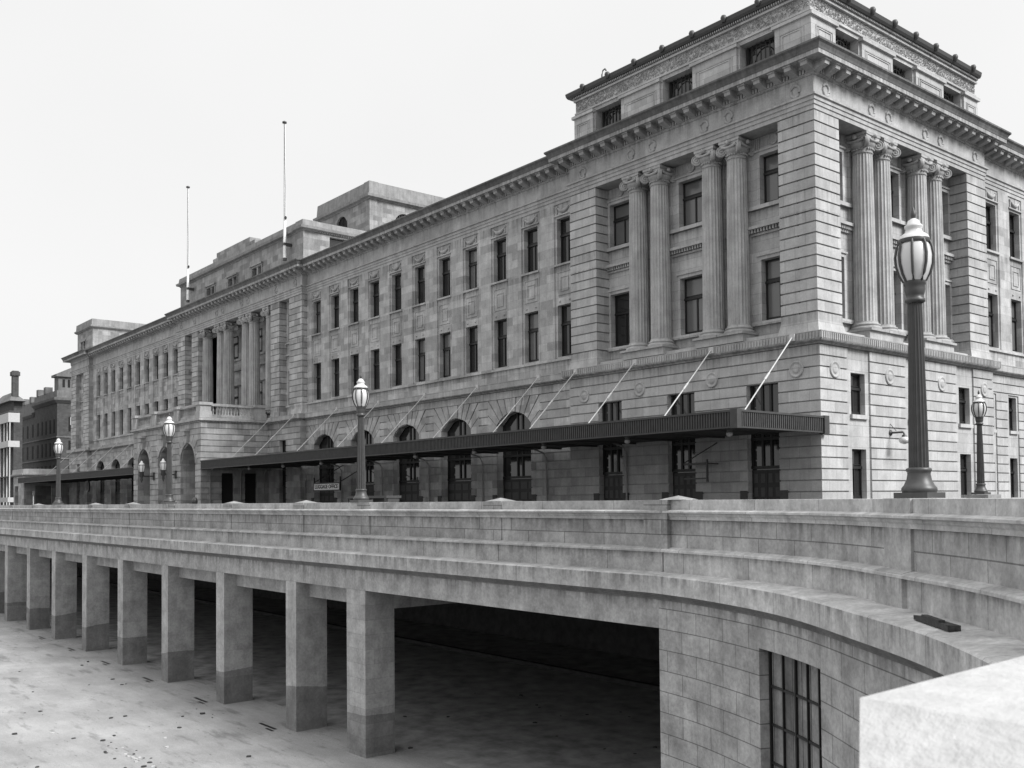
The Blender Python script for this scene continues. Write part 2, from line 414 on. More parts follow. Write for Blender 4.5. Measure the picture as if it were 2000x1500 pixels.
def modil(mo, x, y, nx, ny):
    w = .2; tx, ty = -ny, nx
    def P(a, b_, z): return (x + tx * a + nx * b_, y + ty * a + ny * b_, z)
    mo.hexa([P(-w, .1, 22.98), P(w, .1, 22.98), P(w, .78, 23.16), P(-w, .78, 23.16), P(-w, .1, 23.34), P(w, .1, 23.34), P(w, .82, 23.34), P(-w, .82, 23.34)])
    mo.hexa([P(-w - .04, .1, 23.34), P(w + .04, .1, 23.34), P(w + .04, .88, 23.34), P(-w - .04, .88, 23.34), P(-w - .04, .1, 23.418), P(w + .04, .1, 23.418), P(w + .04, .88, 23.418), P(-w - .04, .88, 23.418)])
m1_ = MB(); modil(m1_, 0, 0, 0, -1); MOD = m1_.mesh('modillion', 'trim')
for x, y, nx, ny in mpos[:100]: link('modillion', MOD, ST, (x, y, 0), math.atan2(ny, nx) + PI / 2)
mo = MB()
for x, y, nx, ny in mpos[100:]: modil(mo, x, y, nx, ny)
tag(sub(ST, 'modillion_row', mo, 'trim'), kind='stuff')

# ---- wreaths on the frieze, rings on the base
wr = MB()
pts = [(.27 * math.sin(a) * (1 - .12 * math.cos(a)), 0, -.27 * math.cos(a) * 1.15) for a in [2 * PI * i / 20 for i in range(21)]]
wr.tube([(p[0], p[1], p[2]) for p in pts], [.075 + .025 * (i % 2) for i in range(21)], 6)
for dx in (-.06, 0, .06): wr.lathe([(.05, -.05), (.05, .05)], (dx, 0, .36 + .05 * (dx == 0)), 6)
WR = wr.mesh('wreath', 'trim')
rg = MB(); rg.lathe([(.44, -.06), (.44, .03), (.41, .06), (.36, .06), (.32, .02), (.22, .02), (.2, .05), (.12, .06), (.001, .06)], n=28, ax=(0, -1, 0)); RG = rg.mesh('medallion', 'pav')
for s_ in (1.3, 5.7, 7.45, 11.5, 13.3, 17.65):
    link('wreath', WR, ST, FR(s_, -.2, 22.3)); link('wreath', WR, ST, FL(s_, -.2, 22.3), PI / 2)
for s_ in (1.4, 7.0, 12.6, 17.5): link('medallion', RG, ST, FR(s_, 0.02, 7.66))
for s_ in (1.3, 6.63, 12.4, 17.7): link('medallion', RG, ST, FL(s_, .02, 7.6), PI / 2)
for X in (-58.7, -62.9, -69.6, -71.2, -76.3, -78, -84.5, -88.8): link('wreath', WR, ST, (X, .2, 22.3))

# ---- pavilion order (shared by the front and the flank)
def pavilion(F, name):
    for a, b_ in ((1.3, 2.45), (16.5, 18.95)):
        q = MB()
        pier(q, F, a, b_, -.2, -1.4 if a > 3 else -1.0, 10.15, 21.1)
        if a > 3:
            e = .16; q.hexa([F(a - e, -2.3, 9.47), F(b_ + e, -2.3, 9.47), F(b_ + e, -.04, 9.47), F(a - e, -.04, 9.47), F(a, -2.3, 10.15), F(b_, -2.3, 10.15), F(b_, -.2, 10.15), F(a, -.2, 10.15)])
            sub(ST, 'corner_pier', q, 'pav')
        else:
            if F is FR:
                corner(q, -.2, .2, 1.1, 10.15, 21.1, zref=20.48)
                q.hexa([(-2.6, .04, 9.47), (-.04, .04, 9.47), (-.04, 2.6, 9.47), (-2.6, 2.6, 9.47), (-2.45, .2, 10.15), (-.2, .2, 10.15), (-.2, 2.45, 10.15), (-2.45, 2.45, 10.15)])
            sub(ST, 'corner_pier', q, 'pav')
    w = MB(); cs = (3.55, 9.47, 15.4); hol = []
    for c in cs: hol += [(c - .95, c + .95, 17.25, 20.05), (c - .95, c + .95, 10.75, 14.2)]
    panel(w, F, 2.3, 18.6, 9.47, 21.1, hol, -2.3, -1.4); w.box(1.3, 2.44, -2.3, -1.0, 10.15, 21.1, F); sub(ST, 'recessed_wall', w, 'pav')
    tr = MB()
    for c in cs:
        for (z0, z1) in ((17.25, 20.05), (10.75, 14.2)):
            # architrave frame round the opening
            tr.box(c - 1.15, c - .95, -1.4, -1.32, z0, z1 + .2, F); tr.box(c + .95, c + 1.15, -1.4, -1.32, z0, z1 + .2, F)
            tr.box(c - .95, c + .95, -1.4, -1.32, z1, z1 + .2, F); tr.box(c - 1.22, c + 1.22, -1.4, -1.24, z1 + .2, z1 + .3, F)
            tr.box(c - 1.9, c + 1.9, -1.4, -1.18, z0 - .22, z0, F)
        tr.box(c - 1.95, c + 1.95, -1.4, -1.05, 15.95, 16.12, F); tr.box(c - 1.9, c + 1.9, -1.4, -1.28, 15.6, 15.72, F)
        k = c - 1.85
        while k < c + 1.85: tr.box(k, k + .1, -1.4, -1.14, 15.74, 15.94, F); k += .2
        # medallion over the upper window
        p = F(c, -1.36, 20.72); qn = F(c, -.66, 20.72)
        tr.lathe([(.3, 0), (.3, .06), (.2, .07), (.17, .03), (.001, .04)], p, 20, ax=(qn[0] - p[0], qn[1] - p[1], 0))
        for sg in (-1, 1):
            for k2 in range(4): tr.box(c + sg * (1.0 + k2 * .13) - .035, c + sg * (1.0 + k2 * .13) + .035, -1.4, -1.35, 20.4, 21.08, F)
    # flat pilaster strips behind the columns
    for s_ in (5.65, 7.45, 11.5, 13.3): tr.box(s_ - .5, s_ + .5, -1.4, -1.3, 9.47, 21.09, F)
    sub(ST, 'window_surround', tr, 'pav')
    for c in cs:
        window(F, c, 17.27, 20.05, 1.9, -1.72, pane='blind' if F is FR else 'glass'); window(F, c, 10.77, 14.2, 1.9, -1.72, pane='blind' if (F is FR and c < 12) else 'glass')
    # stylobate under the columns
    stl = MB()
    stl.box(2.62, 16.33, -1.4, -.3, 9.47, 9.75, F)
    for s_ in (5.65, 7.45, 11.5, 13.3):
        stl.box(s_ - .8 if s_ in (5.65, 11.5) else s_ - .9, s_ + .9 if s_ in (5.65, 11.5) else s_ + .8, -1.39, -.05, 9.751 if 0 else 9.6, 10.04, F)
        x, y, _ = F(s_, -.78, 0); column(x, y)
    sub(ST, 'plinth', stl, 'pav')
pavilion(FR, 'front'); pavilion(FL, 'flank')
# underside beam over the columns is the entablature; close the recess ceiling
cl = MB(); cl.box(2.45, 16.5, -2.3, -1.39, 21.1, 21.3, FR); cl.box(2.45, 16.5, -2.3, -1.39, 21.1, 21.3, FL); sub(ST, 'recess_ceiling', cl, 'pav')

# ---- base storey
bf = MB()
hol = [(c - 1.04, c + 1.04, -.5, 7.1) for c in (3.6, 9.35, 15.2)]
rust(bf, FR, .8, 18.95, 0, 8.85, hol); corner(bf, 0, 0, .8, 0, 8.85)
sub(ST, 'base_wall', bf, 'pav')
bl = MB()
bays = (3.62, 9.47, 15.32)
hb = [(c - 1.05, c + 1.05, -.1, 8.9) for c in bays]
rust(bl, FL, .8, 18.95, 0, 8.85, hb)
for c in bays:
    panel(bl, FL, c - 1.05, c + 1.05, 0, 8.85, [(c - .68, c + .68, 5.35, 7.58), (c - .68, c + .68, .85, 3.53)], -.6, -.1)
    for z0 in (5.35, .85): bl.box(c - .8, c + .8, -.1, .05, z0 - .22, z0, FL)
sub(ST, 'base_wall', bl, 'pav')
for c in bays: window(FL, c, 5.35, 7.58, 1.36, -.4); window(FL, c, .85, 3.53, 1.36, -.4)
# string course
def string(path, fl):
    s_ = MB(); s_.sweep(path, [(-.5, 8.85), (.1, 8.85), (.14, 8.92), (.3, 8.98), (.34, 9.04), (.34, 9.42), (.36, 9.43), (.36, 9.47), (-.5, 9.48)])
    if fl:
        def rib(x, y, tx, ty, nx, ny):
            w = .05; s_.hexa([(x + tx * a + nx * b_, y + ty * a + ny * b_, z) for z in (9.08, 9.4) for a, b_ in ((-w, .33), (w, .33), (w, .385), (-w, .385))])
        along(path, .19, rib, -.3)
    return s_
sub(ST, 'string_course', string([(-18.95, .6), (-18.95, 0), (0, 0), (0, 18.95), (-.6, 18.95)], True), 'trim')
sub(ST, 'string_course', string([(-57.3, .6), (-19.32, .6)], False), 'trim')
sub(ST, 'string_course', string([(-126.3, .6), (-90.4, .6)], False), 'trim')
sub(ST, 'string_course', string([(-.6, 19.35), (-.6, 42)], False), 'trim')
sub(ST, 'string_course', string([(-64.3, 0), (-57.3, 0), (-57.3, .23)], False), 'trim')
sub(ST, 'string_course', string([(-90, .23), (-90, 0), (-83.7, 0)], False), 'trim')
sub(ST, 'string_course', string([(-136, 12), (-136, 0), (-126.5, 0), (-126.5, .23)], False), 'trim')

# ---- segmental arch with voussoirs; c centre, hw half width, zs springing, rise
def arch(mb, F, c, hw, zs, rise, d0, d1, dv, W, ztop, nv=9, seg=4):
    R = (hw * hw + rise * rise) / (2 * rise); zc = zs - (R - rise); A = math.asin(min(1, hw / R))
    if rise >= hw - 1e-6: A = PI / 2; zc = zs; R = hw
    def outer(a):
        sx, cz = math.sin(a), math.cos(a)
        k1 = (ztop - zc) / cz if cz > 1e-4 else 1e9; k2 = W / abs(sx) if abs(sx) > 1e-4 else 1e9
        k = min(k1, k2); return c + sx * k, zc + cz * k
    Ao = math.atan2(W, zs - zc) if zs > zc else PI / 2
    ca = math.atan2(W, ztop - zc)   # corner angle
    def ring(a0, a1, dd0, dd1):
        st = [a0 + (a1 - a0) * i / seg for i in range(seg + 1)]
        for p, q in zip(st, st[1:]):
            o0, o1 = outer(p), outer(q)
            poly = [(c + R * math.sin(p), zc + R * math.cos(p)), o0]
            for cc_ in (-ca, ca):
                if p < cc_ < q: poly.append((c + (W if cc_ > 0 else -W), ztop))
            poly += [o1, (c + R * math.sin(q), zc + R * math.cos(q))]
            mb.uprism(poly, dd0, dd1, F)
    ring(-A, A, d0, d1)
    # triangles left between springing line and first joint
    for sg in (-1, 1):
        o = outer(sg * A); p0 = (c + sg * hw, zs)
        if A < PI / 2 - .01: mb.uprism([p0, o, (c + sg * W, zs)], d0, d1, F); mb.uprism([p0, o, (c + sg * W, zs)], d1 + .001, dv, F)
    gp = .036 / R
    for i in range(nv):
        a0 = -A + 2 * A * i / nv + gp; a1 = -A + 2 * A * (i + 1) / nv - gp
        ring(a0, a1, d1 + .001, dv + (.05 if i == nv // 2 else 0))
def archwall(c_list, u0, u1, d, hw, zs, rise, extra=(), W=None, zt=8.28):
    mb = MB(); W = W or hw + 1.0; F = shift(FR, d); hol = list(extra)
    for c in c_list: hol += [(c - W, c + W, zs, zt), (c - hw, c + hw, -.1, zs)]
    rust(mb, F, u0, u1, 0, 8.85, hol)
    for c in c_list: arch(mb, F, c, hw, zs, rise, -.6, -.09, 0, W - .001, zt - .001)
    return mb
AC = [25.6 + 7.04 * k for k in range(5)]
sub(ST, 'base_wall', archwall(AC, 18.951, 57.3, -.6, 1.95, 6.38, .93), 'mid')
AL = [93.9 + 7.04 * k for k in range(5)]
sub(ST, 'base_wall', archwall(AL, 90, 126.5, -.6, 1.95, 6.38, .93), 'mid')
# the bays under the arches: deep set glazing over doors
def bay(F, c, hw, d, ztop, light):
    o = MB(); o.box(c - hw, c + hw, d - .1, d - .02, 0, ztop, F); o_ = sub(ST, 'glazed_screen', o, 'glass')
    f = MB()
    for k in (-hw + .08, -.28, .28, hw - .08): f.box(c + k - .07, c + k + .07, d - .02, d + .06, 2.7, ztop, F)
    for z in (2.55, 4.1): f.box(c - hw, c + hw, d - .02, d + .08, z, z + .16, F)
    fo = f.obj('frame', 'frame', o_)
    for sg in (-1, 1):
        dd = MB(); dd.box(c + (0.01 if sg > 0 else -hw + .1), c + (hw - .1 if sg > 0 else -.01), d, d + .07, 0, 2.5, F); do = sub(ST, 'door', dd, 'door')
        pm = MB()
        for iz in range(3):
            for ix in range(2):
                w = (hw - .15) / 2; u = c + (.06 + ix * w if sg > 0 else -hw + .16 + ix * w); pm.box(u + .08, u + w - .1, d + .07, d + .085, .3 + iz * .75, .3 + iz * .75 + .5, F)
        pm.obj('door_panel', 'doorpanel', do)
for c in AC: bay(FR, c, 1.95, -1.25, 7.4, 0)
for c in AL: bay(FR, c, 1.95, -1.25, 7.4, 0)
for c in (3.6, 9.35, 15.2): bay(FR, c, 1.04, -.4, 7.1, 0)
for c, hw, d in [(x, 1.95, -.6) for x in AC] + [(x, 1.04, 0) for x in (3.6, 9.35, 15.2)]:
    for sg in (-1, 1):
        u = c + sg * (hw + .26); jm = MB(); jm.box(u - .25, u + .25, d - .05, d + .03, 0, 1.38, FR); sub(ST, 'jamb_plinth', jm, 'soffit')

# ---- upper wall of the middle wings
swag = MB()
pts = [(x, -.04, -.3 * (1 - (x / .62) ** 2) + .05) for x in [-.62 + 1.24 * i / 12 for i in range(13)]]
swag.tube(pts, [.04 + .1 * math.sin(PI * i / 12) + .02 * (i % 2) for i in range(13)], 8)
for sx in (-.68, .68):
    swag.lathe([(.06, -.06), (.09, .0), (.06, .08)], (sx, -.04, .06), 8); swag.box(sx - .04, sx + .04, -.08, 0, -.38, -.02)
SWG = swag.mesh('swag', 'trim')
def wing(F, cs, u0, u1, d):
    G = shift(F, d); mb = MB(); hol = []
    for c in cs: hol += [(c - .98, c + .98, 10.5, 21.09)]
    panel(mb, G, u0, u1, 9.48, 21.1, hol, -.7, 0)
    for c in cs:
        panel(mb, G, c - .98, c + .98, 10.5, 21.09, [(c - .75, c + .75, 16.98, 20.12), (c - .75, c + .75, 10.66, 14.18)], -.6, -.06)
    sub(ST, 'upper_wall', mb, 'mid')
    tr = MB(); tr.box(u0, u1, 0, .13, 10.38, 10.52, G)
    for c in cs:
        tr.box(c - .97, c + .97, -.06, .06, 20.26, 20.34, G); tr.box(c - .97, c + .97, -.06, .1, 16.84, 16.97, G)
        for (a, b_, z0, z1, e) in ((-.72, .72, 14.85, 16.45, .03), (-.4, .4, 15.1, 16.1, .05)):
            w = .05; e = .012
            tr.box(c + a, c + b_, -.06, e - .03, z1 - w, z1, G); tr.box(c + a, c + b_, -.06, e - .03, z0, z0 + w, G)
            tr.box(c + a, c + a + w, -.06, e - .03, z0 + w, z1 - w, G); tr.box(c + b_ - w, c + b_, -.06, e - .03, z0 + w, z1 - w, G)
        for sx in (-.5, .5): tr.lathe([(.08, -.02), (.08, .03), (.03, .06)], G(c + sx, -.05, 14.45), 8, ax=Vector(G(0, 1, 0)) - Vector(G(0, 0, 0)))
        for e in (-.93, .9): tr.box(c + e, c + e + .03, -.06, -.02, 10.53, 20.25, G)
    sub(ST, 'window_surround', tr, 'mid')
    for c in cs:
        p = G(c, -.06, 20.8); q = G(c, 1, 20.8); rz = math.atan2(q[1] - p[1], q[0] - p[0]) + PI / 2
        link('swag', SWG, ST, p, rz)
        window(G, c, 16.98, 20.12, 1.5, -.42, pane=random.choice(['glass', 'glass', 'blind'])); window(G, c, 10.66, 14.18, 1.5, -.42, pane=random.choice(['glass', 'glass', 'blind']))
wing(FR, [20.2 + 3.52 * k for k in range(11)], 18.95, 57.3, -.75)
wing(FR, [92.2 + 3.5 * k for k in range(10)], 90, 126.5, -.75)
wing(FL, [20.9 + 3.45 * k for k in range(6)], 18.95, 42, -.75)
# flank base beyond the pavilion
fb = MB(); hol = []
fbc = [19.9 + 3.2 * k for k in range(7)]
for c in fbc: hol += [(c - .75, c + .75, -.1, 7.6)]
rust(fb, shift(FL, -.6), 18.951, 42, 0, 8.85, hol)
for c in fbc:
    G = shift(FL, -.6)
    panel(fb, G, c - .75, c + .75, 0, 7.6, [(c - .55, c + .55, 5.25, 7.47), (c - .55, c + .55, .85, 3.45)], -.55, -.08)
    for z0 in (5.25, .85): fb.box(c - .62, c + .62, -.08, .05, z0 - .2, z0, G)
    window(G, c, 5.25, 7.47, 1.1, -.35); window(G, c, .85, 3.45, 1.1, -.35)
sub(ST, 'base_wall', fb, 'pav')

# ---- central block
F2 = shift(FR, -.2)
for a, b_ in ((57.3, 60.0), (62.2, 64.15), (83.45, 85.4), (87.6, 90)):
    cb = MB(); pier(cb, FR, a, b_, -.2, -1.7, 10.15, 21.1)
    cb.hexa([FR(a - .12, -2, 9.48), FR(b_ + .12, -2, 9.48), FR(b_ + .12, -.06, 9.48), FR(a - .12, -.06, 9.48), FR(a, -2, 10.15), FR(b_, -2, 10.15), FR(b_, -.2, 10.15), FR(a, -.2, 10.15)])
    sub(ST, 'corner_pier', cb, 'mid')
cw = MB()
for a, b_ in ((60.0, 62.2), (85.4, 87.6)):
    c = (a + b_) / 2; panel(cw, FR, a, b_, 9.48, 21.1, [(c - .7, c + .7, 16.98, 19.9), (c - .7, c + .7, 10.66, 14.1)], -1.6, -1.0)
    cw.box(a, b_, -1.0, -.85, 16.8, 16.95, FR); cw.box(a, b_, -1.0, -.8, 15.6, 15.78, FR); cw.box(a, b_, -1.0, -.85, 10.45, 10.64, FR)
    window(FR, c, 16.98, 19.9, 1.4, -1.3); window(FR, c, 10.66, 14.1, 1.4, -1.3)
panel(cw, FR, 64.15, 83.45, 9.48, 21.1, [], -3.6, -3.2)
for z, e in ((14.4, .3), (16.1, .4), (17.3, .25), (10.6, .3)): cw.box(64.15, 83.45, -3.2, -3.2 + e, z, z + .22, FR)
cw.box(64.15, 83.45, -3.6, -1.19, 21.1, 21.3, FR)
sub(ST, 'recessed_wall', cw, 'mid')
for c in (67.4, 73.75, 80.1):
    window(FR, c, 10.85, 14.3, 2.2, -3.14); window(FR, c, 17.6, 20.2, 2.2, -3.14)
for X in (65.35, 69.5, 71.3, 76.2, 78.0, 82.2): column(-X, .85)
for a, b_, h_ in ((57.3, 64.3, (60.4, 61.8, -.1, 7.1)), (83.6, 90, (85.7, 87.1, -.1, 7.1))):
    bs = MB(); rust(bs, FR, a, b_, 0, 8.85, [h_]); sub(ST, 'base_wall', bs, 'mid')
for c in (61.1, 86.4): bay(FR, c, .7, -.4, 7.1, 0)
# porch: three arches, top at 9
PX0, PX1, PY = 64.26, 83.8, 7.0
po = archwall([67.6, 74.03, 80.46], PX0 + .8, PX1, PY, 1.95, 4.95, 1.95, W=2.35, zt=7.697); corner(po, -PX0, -PY, .8, 0, 8.85)
FS = lambda u, d, z: (-PX0 + d, u, z)    # right side of the porch
rust(po, FS, -6.2, 0, 0, 8.85, [(-4.9, -3.6, -.1, 3.9), (-2.5, -1.2, -.1, 3.9)])
FS2 = lambda u, d, z: (-PX1 - d, u, z)
rust(po, FS2, -6.4, 0, 0, 8.85, [])
for c in (67.6, 74.03, 80.46): arch(po, shift(FR, PY), c, 1.95, 4.95, 1.95, -2.35, -.61, -.605, 2.349, 7.69)
for a, b_ in ((65.0, 65.65), (69.55, 72.08), (75.98, 78.51), (82.41, 83.7)): po.box(-b_, -a, -PY + .61, -PY + 2.35, 0, 4.949)
po.box(-PX1 + .65, -PX0 - .65, -6.35, -.02, 8.3, 8.8)
sub(ST, 'porch', po, 'mid')
sc = MB(); sc.box(-PX1, -PX0 - .6, -3.2, -2.9, 0, 8.2); sub(ST, 'porch_shade_sheet', sc, 'dark')  # dark sheet standing in for the shade inside the porch
for u in (-4.25, -1.85):
    dd = MB(); dd.box(u - .65, u + .65, -.5, -.4, 0, 3.9, FS); sub(ST, 'door', dd, 'door')
cor = MB(); PP = [(-PX1, 0), (-PX1, -7), (-PX0, -7), (-PX0, 0)]
cor.sweep(PP, [(-.6, 8.85), (.08, 8.85), (.12, 8.95), (.28, 9.0), (.28, 9.2), (.1, 9.25), (-.6, 9.26)], side=1)
sub(ST, 'porch_cornice', cor, 'trim')
for c in (67.6, 74.03, 80.46):
    ks = MB()
    G = shift(FR, 7.0)
    ks.uprism([(c - .3, 6.95), (c + .3, 6.95), (c + .45, 8.1), (c - .45, 8.1)], 0, .28, G); ks.box(c - .6, c + .6, 0, .55, 8.1, 8.35, G)
    ks.box(c - .35, c + .35, .28, .48, 7.7, 8.1, G)
    pts = [G(c + 2.02 * math.cos(a), .0, 4.95 + 2.02 * math.sin(a)) for a in [PI * i / 16 for i in range(17)]]; ks.tube(pts, .07, 6)
    sub(ST, 'keystone', ks, 'trim')
# balustrade of the porch
bp = MB()
bpr = [(.11, 0), (.11, .08), (.06, .12), (.1, .32), (.11, .4), (.05, .66), (.08, .72), (.11, .76), (.11, .84)]
def bal(x0, y0, x1, y1):
    n = int(math.hypot(x1 - x0, y1 - y0) / .3)
    for i in range(1, n):
        k = i / n; bp.lathe(bpr, (x0 + (x1 - x0) * k, y0 + (y1 - y0) * k, 9.62), 8)
xs = [-PX1, -77.3, -70.7, -PX0]
def ped(x, y, w=.62): pd = MB(); pd.box(x - w, x + w, y - w, y + w, 9.26, 9.9); pd.box(x - w + .08, x + w - .08, y - w + .08, y + w - .08, 9.9, 10.5); pd.box(x - w - .06, x + w + .06, y - w - .06, y + w + .06, 10.5, 10.78); sub(ST, 'pedestal', pd, 'trim')
for x in xs: ped(x + (.45 if x == xs[0] else -.45 if x == xs[-1] else 0), -6.55)
ped(-PX0 - .45, -.9)
for a, b_ in zip(xs, xs[1:]): bal(a + .6, -6.6, b_ - .6, -6.6)
bal(-PX0 - .4, -5.9, -PX0 - .4, -1.6)
bp.box(-PX1 + .5, -PX0 - .5, -6.85, -6.35, 9.28, 9.62); bp.box(-PX1 + .5, -PX0 - .5, -6.85, -6.35, 10.46, 10.7)
bp.box(-PX0 - .65, -PX0 - .15, -6.0, -.3, 9.28, 9.62); bp.box(-PX0 - .65, -PX0 - .15, -6.0, -.3, 10.46, 10.7)
sub(ST, 'balustrade', bp, 'mid')
fl_ = MB(); fl_.box(-PX1 + .1, -PX0 - .1, -6.9, .3, 9.15, 9.27); sub(ST, 'porch_roof', fl_, 'leaf')

# ---- left pavilion
lp = MB()
rust(lp, FR, 126.5, 136, 0, 8.85, [(130.4, 131.9, -.1, 7.1)])
for a, b_ in ((126.5, 129.3), (133.2, 136)): rust(lp, F2, a, b_, 9.48, 21.1, [], zref=20.48, thick=1.6)
panel(lp, FR, 129.3, 133.2, 9.48, 21.1, [(130.4, 131.9, 16.98, 19.9), (130.4, 131.9, 10.66, 14.1)], -1.5, -.9)
lp.box(129.3, 133.2, -.9, -.75, 16.8, 16.95, FR); lp.box(129.3, 133.2, -.9, -.75, 15.5, 15.7, FR)
lp.box(-136, -135.4, .8, 16, 0, 23)
sub(ST, 'end_pavilion', lp, 'mid')
window(FR, 131.15, 16.98, 19.9, 1.5, -1.2); window(FR, 131.15, 10.66, 14.1, 1.5, -1.2); bay(FR, 131.15, .75, -.4, 7.1, 0)

# ---- attic over the right pavilion
def attic(F):
    a = MB(); cs = (4.0, 9.78, 15.62)
    hol = [(c - 1.17, c + 1.17, 23.0, 26.28) for c in cs]
    panel(a, F, 1.25 if F is FL else .6, 18.68, 24.1, 27.5, hol, -1.2, -.6)
    ed = [.6] + [x for c in cs for x in (c - 1.17, c + 1.17)] + [18.68]
    for p, q in zip(ed[::2], ed[1::2]):
        if q - p < .5: continue
        p2 = p if p == .6 else p + .12; q2 = q if q == 18.68 else q - .12
        e1 = -.45
        a.box(p2 + (0 if p > 1 else -.15 if F is FR else 0.001), q2, -.6, e1, 24.1, 26.18, F)
        a.box(p2 - .12 + (0 if p > 1 else -.18 if F is FR else .121), q2 + .12, -.6, -.3, 26.18, 26.36, F)
        # sunk panel drawn by two raised fillets
        for k in (.28, .46):
            w = .05
            if q2 - p2 < 1.2: continue
            a.box(p2 + k, q2 - k, e1, e1 + .04, 25.9 - k * .6, 25.9 - k * .6 + w, F)
            a.box(p2 + k, p2 + k + w, e1, e1 + .04, 24.3, 25.9 - k * .6, F); a.box(q2 - k - w, q2 - k, e1, e1 + .04, 24.3, 25.9 - k * .6, F)
    u9 = .5 if F is FR else .601; v9 = .42 if F is FR else .601; a.box(u9, 18.68, -.6, -.5, 26.5, 26.62, F); a.box(v9, 18.7, -.6, -.42, 27.34, 27.46, F)
    k = .5
    while k < 18.62: a.box(k, k + .07, -.6, -.3, 27.5, 27.62, F); k += .15
    sub(ST, 'attic', a, 'pav')
    fz = MB()   # carved foliage frieze
    rnd = random.Random(3)
    u = .68
    while u < 18.6:
        for _ in range(3):
            z = rnd.uniform(26.68, 27.3); r = rnd.uniform(.05, .1); x, y, zz = F(u + rnd.uniform(-.05, .05), -.6 + rnd.uniform(.0, .04), z)
            aa = rnd.uniform(0, 6.28)
            pl = [F(u + r * math.cos(aa) * (1.3 if k % 2 else .6) * math.cos(k * PI / 3) , -.6 + (.0 if 1 else 0), z + r * math.sin(k * PI / 3)) for k in range(6)]
            tip = F(u + rnd.uniform(-.03, .03), -.6 + rnd.uniform(.05, .1), z + rnd.uniform(-.03, .03))
            fz.add(pl + [tip], [(k, (k + 1) % 6, 6) for k in range(6)])
        u += .045
    sub(ST, 'carved_frieze', fz, 'trim')
    for c in cs:
        o = window(F, c, 24.2, 26.2, 2.0, -1.1, style='plain')
        gr = MB()
        for k in range(-3, 4): gr.box(c + k * .3 - .02, c + k * .3 + .02, -1.0, -.96, 24.2, 26.2, F)
        p = F(c, -.98, 25.2)
        pts = [F(c + .7 * math.cos(t_), -.98, 25.2 + .8 * math.sin(t_)) for t_ in [2 * PI * i / 20 for i in range(21)]]; gr.tube(pts, .035, 6)
        sub(ST, 'window_grille', gr, 'frame')
attic(FR); attic(FL)
AP = [(-18.68, 18.68), (-18.68, .6), (-.6, .6), (-.6, 18.68), (-18.68, 18.68)]
ac = MB(); ac.sweep(AP[:4], [(-1, 27.5), (.12, 27.5), (.2, 27.62), (-1, 27.62)]); sub(ST, 'attic_band', ac, 'trim')
gt = MB(); gt.sweep(AP[:4], [(-1, 27.625), (.38, 27.625), (.46, 27.75), (.5, 27.95), (.46, 28.0), (-1, 28.02)]); gt.box(-18.6, -.7, .7, 18.6, 27.8, 28.01); sub(ST, 'roof_gutter', gt, 'copper')
kn = MB(); kn.lathe([(.1, -.3), (.16, -.16), (.18, -.02), (.13, .09), (.04, .12)], n=10); KN = kn.mesh('antefix', 'copper')
for k in range(8):
    s_ = 1.2 + k * 2.33
    link('antefix', KN, ST, FR(s_, -.1, 28.02)); link('antefix', KN, ST, FL(s_, -.1, 28.02))
ab_ = MB(); ab_.box(-18.68, -18.35, 1.2, 18.6, 24.1, 27.5); ab_.box(-18.6, -.7, 18.3, 18.6, 24.1, 27.5); ab_.box(-18.64, -.61, 1.21, 18.6, 27.2, 27.49); sub(ST, 'attic_back_wall', ab_, 'pav')
hk = MB(); hk.tube([(-17.6, 2, 27.9), (-17.6, 2, 29.3), (-17.5, 2, 29.55), (-17.3, 2, 29.6), (-17.2, 2, 29.45)], .05, 6); sub(ST, 'vent_pipe', hk, 'iron')

# ---- attic over the central block
ca = MB(); CX0, CX1 = 58.4, 91.2
F1 = shift(FR, -1.0)
cc_ = (69.1, 75.4, 81.6)
hol = [(c + e, c + e + 1.0, 24.4, 26.0) for c in cc_ for e in (-1.15, .15)]
panel(ca, F1, CX0, CX1, 24.1, 27.6, hol, -.6, 0)
for c in cc_: ca.box(c - 1.45, c + 1.45, 0, .08, 26.0, 26.16, F1); ca.box(c - 1.5, c + 1.5, 0, .25, 26.16, 26.32, F1); ca.box(c - 1.35, c - 1.16, 0, .08, 24.1, 26.0, F1); ca.box(c + 1.16, c + 1.35, 0, .08, 24.1, 26.0, F1)
ca.box(CX0 - .1, CX0 + 1.2, 0, .12, 24.1, 27.6, F1)
ca.box(-CX0 - .6, -CX0, 1.6, 3.8, 24.1, 27.6); ca.box(-CX0 - .6, -CX0, 6.2, 14, 24.1, 27.6); ca.box(-CX0 - .6, -CX0, 3.8, 6.2, 27.4, 27.6)
ca.box(-CX1, -CX1 + .6, 1.6, 14, 24.1, 27.6)
sub(ST, 'central_attic', ca, 'dimmed')
cp_ = MB(); PPth = [(-CX1, 14), (-CX1, 1.0), (-CX0 - 1.2, 1.0), (-CX0 - 1.2, .88), (-CX0 + .1, .88), (-CX0 + .1, 2.3), (-CX0, 2.3), (-CX0, 14)]
cp_.sweep(PPth, [(-.6, 27.6), (.08, 27.6), (.1, 27.7), (.4, 27.78), (.45, 28.02), (.2, 28.07), (.12, 28.65), (-.6, 28.7)])
k = 2.6
while k < 13.8: cp_.box(-CX0, -CX0 + .2, k, k + .12, 27.6, 27.74); k += .26
sub(ST, 'attic_cornice', cp_, 'dimmedtrim')
bk = MB(); bk.box(-80.2, -71.2, 1.1, 2.4, 28.5, 29.7); bk.box(-81.4, -70.0, 1.15, 2.35, 28.5, 29.2); bk.box(-82.6, -68.8, 1.2, 2.3, 28.5, 28.8); bk.box(-CX1 + .3, -CX0 - .3, 1.3, 14, 28.3, 28.5)
sub(ST, 'blocking_parapet', bk, 'dimmed')
for c in cc_:
    for e in (-.65, .65): window(F1, c + e, 24.4, 26.0, 1.0, -.4, style='plain')
